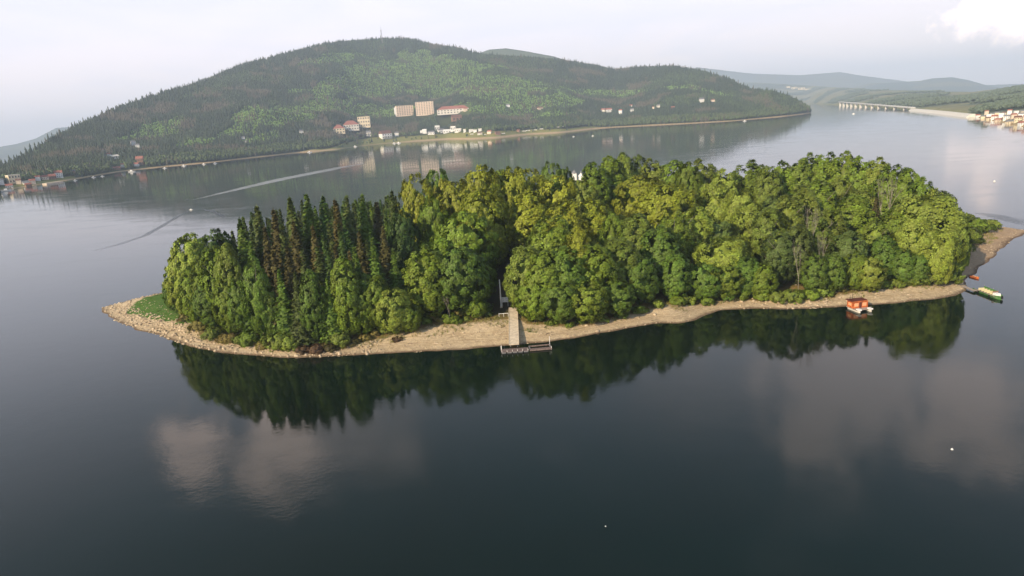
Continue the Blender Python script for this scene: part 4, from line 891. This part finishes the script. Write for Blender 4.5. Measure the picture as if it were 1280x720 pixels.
# ---- woods on the hill
def poly_conifer(name, H, Rr, seed):
    random.seed(seed); v, f = [], []; nt, n = 6, 9
    for i in range(nt):
        z0 = H * (.04 + .82 * i / nt); z1 = z0 + H * (.30 - .012 * i); r = Rr * (1 - (z0 / H)) ** .8 * random.uniform(.85, 1.1); b = len(v)
        for j in range(n):
            a = 6.283 * (j + random.uniform(-.2, .2)) / n; q = r * random.uniform(.7, 1.15) * (1 if j % 2 else .78)
            v.append((q * math.cos(a), q * math.sin(a), z0 + random.uniform(-.03, .02) * H))
        v.append((0, 0, min(z1, H))); f += [(b + j, b + (j + 1) % n, b + n) for j in range(n)]
    m = bpy.data.meshes.new(name); m.from_pydata(v, [], f); m.update(); m.materials.append(M['needle']); return m
def poly_broad(name, H, Rr, seed):
    random.seed(seed); b = MB(); t = (1 + 5 ** .5) / 2
    iv = [(-1,t,0),(1,t,0),(-1,-t,0),(1,-t,0),(0,-1,t),(0,1,t),(0,-1,-t),(0,1,-t),(t,0,-1),(t,0,1),(-t,0,-1),(-t,0,1)]
    fi = [(0,11,5),(0,5,1),(0,1,7),(0,7,10),(0,10,11),(1,5,9),(5,11,4),(11,10,2),(10,7,6),(7,1,8),(3,9,4),(3,4,2),(3,2,6),(3,6,8),(3,8,9),(4,9,5),(2,4,11),(6,2,10),(8,6,7),(9,8,1)]
    for k in range(9):
        a = random.random() * 6.28; q = Rr * random.uniform(0, .65); zc_ = H * random.uniform(.25, .8); rr = Rr * random.uniform(.35, .55) * (1.1 - abs(zc_ / H - .5))
        b.raw([(q * math.cos(a) + x * rr * .52 * random.uniform(.75, 1.2), q * math.sin(a) + y * rr * .52 * random.uniform(.75, 1.2), zc_ + z_ * rr * .6 * random.uniform(.75, 1.2)) for x, y, z_ in iv], fi)
    m = bpy.data.meshes.new(name); m.from_pydata(b.v, [], b.f); m.update(); m.materials.append(M['leaf']); return m
CON = [poly_conifer('shore_conifer_crown', 24, 4.2, i) for i in range(3)]; BRO = [poly_broad('shore_broadleaf_crown', 17, 6.5, 10 + i) for i in range(3)]
random.seed(5)
def scatter(n_try, amin=0, amax=1):
    """random points on the hill, uniform by area"""
    a = rng.uniform(HL.a0, HL.a1, n_try); rmax = (HL.rs + HL.dp * 1.12).max(); rmin = HL.rs.min()
    r = np.sqrt(rng.uniform(rmin ** 2, rmax ** 2, n_try))
    rs = np.interp(a, HL.az, HL.rs); dp = np.interp(a, HL.az, HL.dp); S = (r - rs) / dp
    ok = (S > 0) & (S < 1.10); a, r, S, rs = a[ok], r[ok], S[ok], rs[ok]
    return r * np.sin(a), r * np.cos(a), a, S, r - rs
def clear_mask(x, y):
    k = np.ones(len(x), bool)
    for cx, cy, rad, cor, hw in CLEAR:
        k &= (x - cx) ** 2 + (y - cy) ** 2 > rad ** 2
        u = np.array([cx, cy]) / math.hypot(cx, cy); al = (cx - x) * u[0] + (cy - y) * u[1]; ac = np.abs((x - cx) * u[1] - (y - cy) * u[0])
        k &= ~((al > 0) & (al < cor) & (ac < hw))
    return k
xs, ys, as_, Ss, ds = scatter(470000)
bl = np.interp(as_, ba[:, 0], ba[:, 1]); ll = np.interp(as_, la[:, 0], la[:, 1])
yv = young(as_, Ss, xs, ys)
dens = rng.random(len(xs)); lawnzone = bl * .75 + ll
k = (ds > lawnzone) & clear_mask(xs, ys)
k |= (ds > bl + 4) & (ds <= lawnzone) & (dens < .035) & clear_mask(xs, ys)
k &= (ds > bl * .8)
xs, ys, as_, Ss, ds, yv, dens = [q[k] for q in (xs, ys, as_, Ss, ds, yv, dens)]
zs = HL.z(xs, ys)
print('hill points', len(xs))
def instancer(name, label, pts, sc_, rot, src, color, cat='forest'):
    me = bpy.data.meshes.new(name); me.vertices.add(len(pts)); me.vertices.foreach_set('co', pts.astype(np.float32).ravel())
    a = me.attributes.new('tree_scale', 'FLOAT_VECTOR', 'POINT'); a.data.foreach_set('vector', sc_.astype(np.float32).ravel())
    a = me.attributes.new('tree_turn', 'FLOAT_VECTOR', 'POINT'); a.data.foreach_set('vector', rot.astype(np.float32).ravel())
    o = link(name, me); ng = bpy.data.node_groups.new(name, 'GeometryNodeTree')
    ng.interface.new_socket('Geometry', in_out='INPUT', socket_type='NodeSocketGeometry'); ng.interface.new_socket('Geometry', in_out='OUTPUT', socket_type='NodeSocketGeometry')
    N, Lk = ng.nodes, ng.links; gi, go = N.new('NodeGroupInput'), N.new('NodeGroupOutput'); ip = N.new('GeometryNodeInstanceOnPoints'); oi = N.new('GeometryNodeObjectInfo'); oi.inputs[0].default_value = src
    def att(n_): q = N.new('GeometryNodeInputNamedAttribute'); q.data_type = 'FLOAT_VECTOR'; q.inputs['Name'].default_value = n_; return q.outputs[0]
    Lk.new(gi.outputs[0], ip.inputs['Points']); Lk.new(oi.outputs['Geometry'], ip.inputs['Instance']); Lk.new(att('tree_scale'), ip.inputs['Scale']); Lk.new(att('tree_turn'), ip.inputs['Rotation']); Lk.new(ip.outputs[0], go.inputs[0])
    md = o.modifiers.new('trees', 'NODES'); md.node_group = ng; o.color = (*color, 1)
    return tag(o, label, cat, kind='stuff')
# individual trees one can tell apart along the far shore; the same meshes make up the forest mass
SHORE = []
spots = [(x, y, k_) for x, y, k_ in [(404,184,'b'),(411,184,'b'),(378,184,'b'),(398,182,'b'),(436,171,'b'),(443,172,'c'),(448,171,'b'),(455,170,'b'),(433,166,'b'),(467,168,'b'),(503,170,'b'),(511,169,'c'),(519,166,'b'),(548,160,'c'),(562,160,'b'),(580,160,'c'),
  (610,163,'b'),(632,163,'b'),(641,162,'b'),(684,157,'b'),(690,156,'c'),(712,155,'b'),(722,154,'c'),(735,154,'b'),(746,156,'b'),(757,155,'b'),(770,153,'b'),(782,152,'b'),(797,151,'c'),(816,150,'b'),(839,149,'b'),(862,148,'c'),
  (352,184,'b'),(341,186,'b'),(330,188,'b'),(318,189,'b'),(304,190,'b'),(289,192,'b'),(274,193,'b'),(262,195,'b'),(249,196,'b'),(236,198,'b'),(222,199,'b'),(208,201,'b'),(196,203,'b'),(183,206,'b'),(160,208,'c'),(140,210,'b'),(124,213,'b'),(108,215,'b'),(97,216,'b'),(84,219,'c'),(62,221,'b'),(44,223,'b'),(28,226,'b'),(8,228,'b')]]
lmk = [(20, 'left village'), (175, 'tall red-brown house'), (388, 'white-boat spit'), (484, 'lakeside villa'), (560, 'white chalets'), (665, 'campsite caravans'), (877, 'lone white house')]
cn = {}
for px, py, k_ in spots:
    p, z = HL.hit(px, py); src = random.choice(CON if k_ == 'c' else BRO); s_ = random.uniform(.75, 1.15); o = empty('shore_conifer' if k_ == 'c' else 'shore_tree', (p[0], p[1], z - .5), random.random() * 6.28, (s_, s_, s_ * random.uniform(.9, 1.2)))
    cr = link('crown', src, o); cr.color = (.08, .115, .04, 1) if k_ == 'b' else (.045, .065, .03, 1)
    MB().tube((0, 0, -1), (0, 0, 7), .45, .3).build('trunk', M['bark'], o)
    j = min(range(7), key=lambda i: abs(lmk[i][0] - px)); sd_ = 'left' if px < lmk[j][0] else 'right'; key = (k_, j, sd_); cn[key] = cn.get(key, 0) + 1
    o['_k'] = 0; del o['_k']; SHORE.append((o, k_, px, j, sd_)); 
for o, k_, px, j, sd_ in SHORE:
    n_ = 1 + sum(1 for q in SHORE if q[1] == k_ and q[3] == j and q[4] == sd_ and abs(q[2] - lmk[j][0]) < abs(px - lmk[j][0]))
    tag(o, f"{'dark conifer' if k_ == 'c' else 'rounded green tree'} on the far shore, {ordn(n_)} to {sd_} of the {lmk[j][1]}", 'conifer' if k_ == 'c' else 'tree', 'trees along the far shore')
srcC = [next(o.children[0] for o, k_, *_ in SHORE if k_ == 'c' and o.children[0].data is m) if any(k2 == 'c' and o2.children[0].data is m for o2, k2, *_ in SHORE) else None for m in CON]
srcB = [next(o.children[0] for o, k_, *_ in SHORE if k_ == 'b' and o.children[0].data is m) if any(k2 == 'b' and o2.children[0].data is m for o2, k2, *_ in SHORE) else None for m in BRO]
srcC = [q for q in srcC if q]; srcB = [q for q in srcB if q]
big = fbm(xs / 260, ys / 260, 61); bz = rng.random(len(xs))
isyoung = (yv > 0.42) & (rng.random(len(xs)) > .09); near = ds < 130
isb = (~isyoung) & (bz < np.where(near, .72, .10 + .5 * (big > .56))); isc = (~isyoung) & ~isb
thin = (rng.random(len(xs)) < .72)
brownp = fbm(xs / 90, ys / 90, 71) > .62
def emit(mask, name, label, src, color, smin, smax, wide=1.0, sub=0):
    n_ = int(mask.sum())
    if n_ == 0: return
    s_ = rng.uniform(smin, smax, n_) * (1 + .5 * (rng.random(n_) < .10) * (Ss[mask] > .88) * (smin > .5)); wv = s_ * rng.uniform(.8, 1.2, n_) * wide
    pts = np.column_stack([xs[mask], ys[mask], zs[mask] - .6]); rot = np.column_stack([np.zeros(n_), np.zeros(n_), rng.random(n_) * 6.28])
    instancer(name, label, pts, np.column_stack([wv, wv, s_]), rot, src, color)
v3 = rng.integers(0, 3, len(xs))
nc, nb_ = len(srcC), len(srcB)
emit(isc & ~brownp & (v3 != 0), 'spruce_forest', 'dark spruce forest covering most of the hill', srcC[0], (.022, .037, .018), .58, .98, 1.1)
emit(isc & ~brownp & (v3 == 0), 'pine_forest', 'lighter green conifers mixed through the dark forest on the hill', srcC[1 % nc], (.038, .062, .025), .52, .9, 1.2)
emit(isc & brownp, 'brown_forest', 'brownish stands of bare-stemmed conifers on the hill', srcC[2 % nc], (.085, .075, .048), .6, 1.0, 1.0)
emit(isb & near, 'lakeside_wood', 'greener broadleaf wood along the foot of the hill', srcB[0], (.075, .105, .036), .55, 1.05)
emit(isb & ~near, 'broadleaf_wood', 'soft green broadleaf patches high on the hill', srcB[1 % nb_], (.062, .095, .032), .5, .9)
emit(isyoung & thin, 'young_plantation', 'light green young plantations in patches on the slope', srcB[-1], (.165, .265, .065), .22, .45, 1.3)

# ---- plain, wooded rise and ranges beyond the right arm of the lake
RP = Land([(890,137),(960,133.5),(1010,130),(1035,131),(1060,132),(1100,134),(1145,137.5),(1180,140.5),(1215,145.5),(1240,151),(1262,155),(1280,159),(1330,170),(1420,192)],
          [(890,104),(940,103),(1000,106),(1040,109),(1100,112),(1160,114),(1215,115),(1240,112),(1280,108),(1340,106),(1420,104)], [(890,2500),(1060,3200),(1145,3600),(1215,3000),(1280,2600),(1420,2200)], 1.1, nz=.15, nshift=7, na=260, ns=70)
Aa = np.tile(RP.az, (RP.Z.shape[0], 1)); z0_ = np.zeros_like(RP.Z)
ff = fbm(RP.X / 500, RP.Y / 350, 17)
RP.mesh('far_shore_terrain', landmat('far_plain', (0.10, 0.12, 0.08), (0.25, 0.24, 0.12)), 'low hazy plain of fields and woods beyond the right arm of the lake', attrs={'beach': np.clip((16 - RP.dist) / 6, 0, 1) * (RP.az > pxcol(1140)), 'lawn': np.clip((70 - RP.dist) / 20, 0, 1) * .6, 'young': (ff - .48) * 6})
def distant(name, label, base, crest, depth, forest, meadow, ns_, nz_=.06):
    Ld = Land(base, crest, depth, 1.0, nz=nz_, nshift=ns_, na=240, ns=40, fixed=True); f_ = fbm(Ld.X / 700, Ld.Y / 500, 19 + ns_)
    Ld.mesh(name, landmat(name + '_ground', forest, meadow), label, attrs={'beach': Ld.Z * 0, 'lawn': Ld.Z * 0, 'young': (f_ - .56) * 6}); return Ld
distant('distant_hills', 'hazy blue hill range with a rounded summit on the right horizon', [(1040,10500),(1420,10500)], [(1040,118),(1062,110),(1090,104),(1120,103),(1150,101),(1165,98),(1190,96.5),(1210,100),(1235,107),(1260,111),(1290,111),(1350,104),(1420,108)], [(1040,1500),(1420,1500)], (.05, .07, .05), (.16, .16, .09), 3)
distant('far_range', 'faint pale mountain range fading into the haze beyond the plain', [(820,13200),(1420,13200)], [(820,112),(870,84),(905,88),(940,92),(1000,94),(1050,90),(1080,95),(1120,100),(1180,108),(1300,104),(1420,106)], [(820,1200),(1420,1200)], (.07, .08, .06), (.12, .13, .08), 5)
distant('back_ridge', 'higher ridge showing just behind the saddle of the wooded hill', [(560,5200),(900,5200)], [(560,82),(600,66),(612,62),(632,60.5),(660,64.5),(690,70),(715,77),(740,85),(820,110),(900,128)], [(560,900),(900,900)], (.06, .075, .04), (.15, .17, .07), 9)
distant('left_range', 'pale blue hills beyond the left end of the wooded hill', [(-260,9500),(120,9500)], [(-260,170),(-140,182),(-60,188),(0,183.5),(20,180),(45,173),(70,160),(95,158),(120,168)], [(-260,1500),(120,1500)], (.06, .075, .05), (.14, .15, .08), 13)
def woods_on(Ld, n_, name, label, src, color, sel, smin=.6, smax=1.1):
    i_ = rng.integers(2, Ld.Z.shape[0] - 3, n_); a = rng.uniform(Ld.a0, Ld.a1, n_); j_ = rng.random(n_) ** .8
    rs = np.interp(a, Ld.az, Ld.rs); dp = np.interp(a, Ld.az, Ld.dp); r = rs + 25 + j_ * dp * .9; x, y = r * np.sin(a), r * np.cos(a); k_ = sel(x, y, a, j_); x, y = x[k_], y[k_]
    z = Ld.z(x, y); s_ = rng.uniform(smin, smax, len(x)); instancer(name, label, np.column_stack([x, y, z - 1]), np.column_stack([s_ * 1.5, s_ * 1.5, s_]), np.column_stack([x * 0, x * 0, rng.random(len(x)) * 6.28]), src, color)
woods_on(RP, 26000, 'plain_woods', 'hazy belts of trees across the plain beyond the bridge', srcB[0], (.10, .13, .085), lambda x, y, a, j: (fbm(x / 500, y / 350, 17) < .50))  # tree colour lightened to carry distance haze, on top of the haze volume

# ---- bridge and causeway
b0, b1 = ground(1049, 132.6), ground(1141, 137.8); Lb = np.linalg.norm(b1 - b0); ba_ = math.atan2(*(b1 - b0)[::-1])
zb0 = topz(1049, 127.2, math.hypot(*b0)); zb1 = topz(1141, 134.6, math.hypot(*b1))
br = empty('road_bridge', (b0[0], b0[1], 0), ba_); npi = 12
sl2 = math.atan2(zb1 - zb0, Lb)
dk = MB().box((Lb / 2, 0, .4), (Lb, 14, 2.0)).build('deck', M['offwhite'], br); dk.location = (0, 0, zb0 - 1.5); dk.rotation_euler = (0, -sl2, 0)
for s_ in (-1, 1): q = MB().box((Lb / 2, s_ * 6.9, 2.2), (Lb, .4, 1.2)).build('parapet', M['white'], br); q.location = (0, 0, zb0 - 1.5); q.rotation_euler = (0, -sl2, 0)
for i in range(npi):
    u = (i + .3) / npi; zz = zb0 + (zb1 - zb0) * u; MB().box((Lb * u, 0, zz / 2 - 3), (6, 11, zz + 2)).build('pier', M['offwhite'], br)
tag(br, 'long pale road bridge on many piers across the far right arm', 'bridge')
c0, c1 = ground(1141, 138.2), ground(1216, 146.5); cpts = [c0, (c0 + c1) / 2 + np.array([0, -10]), c1]; b = MB(); W2 = 15
for p_, q_ in zip(cpts[:-1], cpts[1:]):
    u = (q_ - p_) / np.linalg.norm(q_ - p_); n_ = np.array([-u[1], u[0]])
    vs = []
    for pt_ in (p_, q_):
        for o_, z_ in ((-W2, -2), (-W2 * .35, 6), (W2 * .35, 6), (W2, -2)): vs.append((*(pt_ + n_ * o_), z_))
    b.raw(vs, [(0, 4, 5, 1), (1, 5, 6, 2), (2, 6, 7, 3), (0, 1, 2, 3), (7, 6, 5, 4)])
tag(b.build('causeway', M['offwhite']), 'pale embankment carrying the road from the bridge to the town', 'causeway', kind='structure')
# ---- town on the right
tn = 0
townpts = [(1222,149,5,4),(1229,150,5,4),(1236,148,6,5),(1236,152.5,7,4),(1233,143,4,5),(1243,149,7,5),(1248,153.5,7,4.5),(1252,147,6,5),(1258,150,7,6),(1262,155,9,5),(1262,143,5,6),(1267,148,6,6),(1272,152,8,7),(1278,157,9,5),(1276,146,6,5),(1283,150,7,6),(1288,160,9,5),(1240,145,5,3.5),(1246,144,5,4),(1255,144,4,4),(1270,143,5,4),(1279,142,6,4),(1290,154,8,6),(1294,147,6,5)]
desc = ['white house with a red roof', 'cream house with a grey roof', 'pink house with a red roof', 'tall white block with a flat roof', 'cream house with a brown roof', 'white house with a grey roof']
wl4 = [('white','redroof'),('cream','greyroof'),('pink','redroof'),('white','offwhite'),('cream','brownroof'),('white','greyroof')]
tc_ = {}; TOWN = []
for i, (x, y, a, b_) in enumerate(sorted(townpts)):
    k_ = i % 6; tc_[k_] = tc_.get(k_, 0) + 1
    house(x, y, a * .72, b_ * .8, f'{desc[k_]} in the right town, {ordn(tc_[k_])} such from left', wl4[k_][0], wl4[k_][1], .7, 'flat' if k_ == 3 else 'gable', 1 if b_ < 5 else 2, 3, random.uniform(-30, 30), group='houses of the town on the far right shore', land=RP); TOWN.append(RP.hit(x, y)[0])
# pale sheds on the plain behind the headland
for i, (x, y, a, b_) in enumerate([(985,110.5,4,2),(993,111,6,1.8),(1002,112,7,2),(1010,113,5,1.6)]): house(x, y, a, b_, f'pale shed on the hazy plain behind the wooded headland, {ordn(i + 1)} from the left', 'cream', 'offwhite', .6, 'flat', 1, 2, 0, 'shed', 'shed', 'sheds on the far plain', land=RP)

# ---- boats and wakes on the far water
def smallboat(px, py, wpx, label, cover='white', rz=None, name='motorboat', grp='small white boats off the far shore'):
    p = ground(px, py); r = math.hypot(*p); w = max(wpx * r / F, 2.5); o = empty(name, (p[0], p[1], 0), (-math.atan2(p[0], p[1]) + random.uniform(-.4, .4)) if rz is None else rz)
    hull(w, w * .36, w * .14, 'hull', M['white'], o, .4); MB().box((-w * .05, 0, w * .22), (w * .38, w * .28, w * .2), taper=.8).build('cabin', M[cover], o); MB().box((w * .15, 0, w * .24), (w * .04, w * .24, w * .12)).build('windscreen', M['glass'], o)
    tag(o, label, 'boat', grp)
smallboat(238.5, 262.5, 4, 'small white motorboat heading left at the tip of its dark wake', rz=math.pi, grp=None)
for x, y, w, lab in [(444,183.5,4.5,'white boat moored off the lawn below the hotels'),(493,179.5,4.5,'left one of two white boats below the lakeside villa'),(498.5,179,5,'right one of two white boats below the lakeside villa'),(387,190.5,5,'white boat at the tip of the sandy spit'),
    (94,225.8,3.5,'white boat off the left shore, left of three'),(117,222,4,'white boat off the left shore, middle of three'),(128,220.6,3.5,'white boat off the left shore, right of three'),(165,215,7,'white boat moored below the tall red-brown house'),(76,228,3.5,'white boat at the right end of the orange quay'),
    (8,239,8,'long white boat at the left village waterfront'),(206,210.5,4,'white boat on the left beach, nearest the red-brown house'),(230,207.5,4.5,'white boat on the left beach, second from the red-brown house'),(255,205.5,4,'white boat on the left beach, third from the red-brown house'),(269,204.5,4,'white boat on the left beach, farthest from the red-brown house'),
    (717,171,3,'tiny pale boat off the campsite, left of two'),(741,170,3,'tiny pale boat off the campsite, right of two'),(1067,142.5,3,'tiny dark boat off the right headland'),(931,151.5,4,'pale boat close under the far right shore')]: smallboat(x, y, w, lab)
p0_, p1_ = ground(53, 231.5), ground(74, 228.5); qv = p1_ - p0_; qo2 = empty('quay', (*((p0_ + p1_) / 2 + np.array([0, 6])), 0), math.atan2(*qv[::-1])); MB().box((0, 0, .5), (np.linalg.norm(qv), 8, 3.6)).build('wall', M['pink'], qo2); MB().box((0, 0, 2.5), (np.linalg.norm(qv) + .5, 8.5, .35)).build('coping', M['cream'], qo2)
tag(qo2, 'low orange-pink quay wall at the waterline of the left village', 'quay')
def wakemat(name, tone, alpha):
    m = bpy.data.materials.new(name); m.use_nodes = True; t = NT(m.node_tree); t.n.clear()
    g = t.add('ShaderNodeNewGeometry').outputs['Position']; A = t.add('ShaderNodeAttribute', attribute_name='edge').outputs['Fac']
    n = t.noise(t.add('ShaderNodeMapping', {0: g, 3: (.06, .25, 1)}).outputs[0], 1.0, 4, .65)
    bn = t.add('ShaderNodeBump', {'Height': t.noise(g, .5, 3, .6), 'Strength': 1.0, 'Distance': .6})
    b = t.add('ShaderNodeBsdfPrincipled', {'Base Color': (*tone, 1), 'Roughness': .35, 'Normal': bn.outputs[0]})
    al = t.math('MULTIPLY', t.math('MULTIPLY', A, alpha), t.ramp(n, .25, .6, .25, 1))
    mx = t.add('ShaderNodeMixShader', {0: al, 1: t.add('ShaderNodeBsdfTransparent').outputs[0], 2: b.outputs[0]})
    t.l.new(mx.outputs[0], t.add('ShaderNodeOutputMaterial').inputs[0]); return m
def wake(name, label, line, material):
    """line: (px, py, half width m, strength)"""
    V_, Fs, E = [], [], []; pts = []
    for i in range(len(line) - 1):
        for u in np.linspace(0, 1, 8, endpoint=False): pts.append(np.array(line[i], float) * (1 - u) + np.array(line[i + 1], float) * u)
    pts.append(np.array(line[-1], float)); w_ = [ground(q[0], q[1]) for q in pts]
    for i, q in enumerate(pts):
        d_ = w_[min(i + 1, len(w_) - 1)] - w_[max(i - 1, 0)]; d_ /= np.linalg.norm(d_); n_ = np.array([-d_[1], d_[0]])
        for k_, e in ((-1, 0), (-.45, 1), (.45, 1), (1, 0)): pp = w_[i] + n_ * k_ * q[2]; V_.append((pp[0], pp[1], .03 + .02 * e)); E.append(e * q[3])
    for i in range(len(pts) - 1):
        for j in range(3): a = i * 4 + j; Fs.append((a, a + 1, a + 5, a + 4))
    me = npmesh(name, V_, Fs, True); at = me.attributes.new('edge', 'FLOAT', 'POINT'); at.data.foreach_set('value', np.array(E, np.float32))
    return tag(link(name, me, None, material), label, 'wake', kind='stuff')
wl1 = wakemat('broken_water_light', (.42, .44, .44), .8); wd1 = wakemat('ripple_dark', (.03, .045, .055), .8)
wake('boat_wake', 'long pale wake of a boat curving across the water behind the island', [(240,250,1.5,.3),(258,246,4,.6),(300,236,11,.8),(350,224.5,18,.9),(400,214.5,22,.8),(430,208.5,18,.6),(456,204.5,6,.5)], wl1)
wake('bow_wave', 'dark ripple trailing away left of the small white motorboat', [(238,262.5,.8,.8),(220,272,2.0,.7),(200,284,2.6,.6),(180,295,2.8,.5),(150,305,3.0,.35),(120,313,3,.1)], wd1)
wake('bow_wave', 'dark ripple curving away right of the small white motorboat', [(240,262.5,.8,.9),(255,262,1.8,.8),(268,265,2.4,.7),(282,272,3,.4)], wd1)
wake('bow_wave', 'short dark ripple above the small white motorboat', [(231,251,1.0,.9),(237,248,1.4,.6)], wd1)
wake('boat_wake', 'short pale streak of wake off the campsite', [(616,185,.5,.4),(622,184.8,1.8,1),(630,184.6,.8,.4)], wl1)
wake('boat_wake', 'thin dark streak of ripples beyond the right tip of the island', [(1222,266,2.5,.2),(1245,270,5,.45),(1268,276,5,.4),(1290,282,3,.2)], wd1)

# ---- haze
hb_ = MB(); top = max(float(HL.Z.max()), 0) + 70
hb_.box((0, 0, (top - 6) / 2), (2 * WR + 200, 2 * WR + 200, top + 6)); print('haze top', top)
hm = bpy.data.materials.new('haze'); hm.use_nodes = True; t = NT(hm.node_tree); t.n.clear()
pv = t.add('ShaderNodeVolumePrincipled', {'Color': (0.66, 0.80, 1.0, 1), 'Density': 0.000100, 'Anisotropy': 0.0})
t.l.new(pv.outputs[0], t.add('ShaderNodeOutputMaterial').inputs['Volume'])
tag(hb_.build('haze', hm), 'thin blue-white haze over the lake and the far hills', 'haze', kind='stuff')
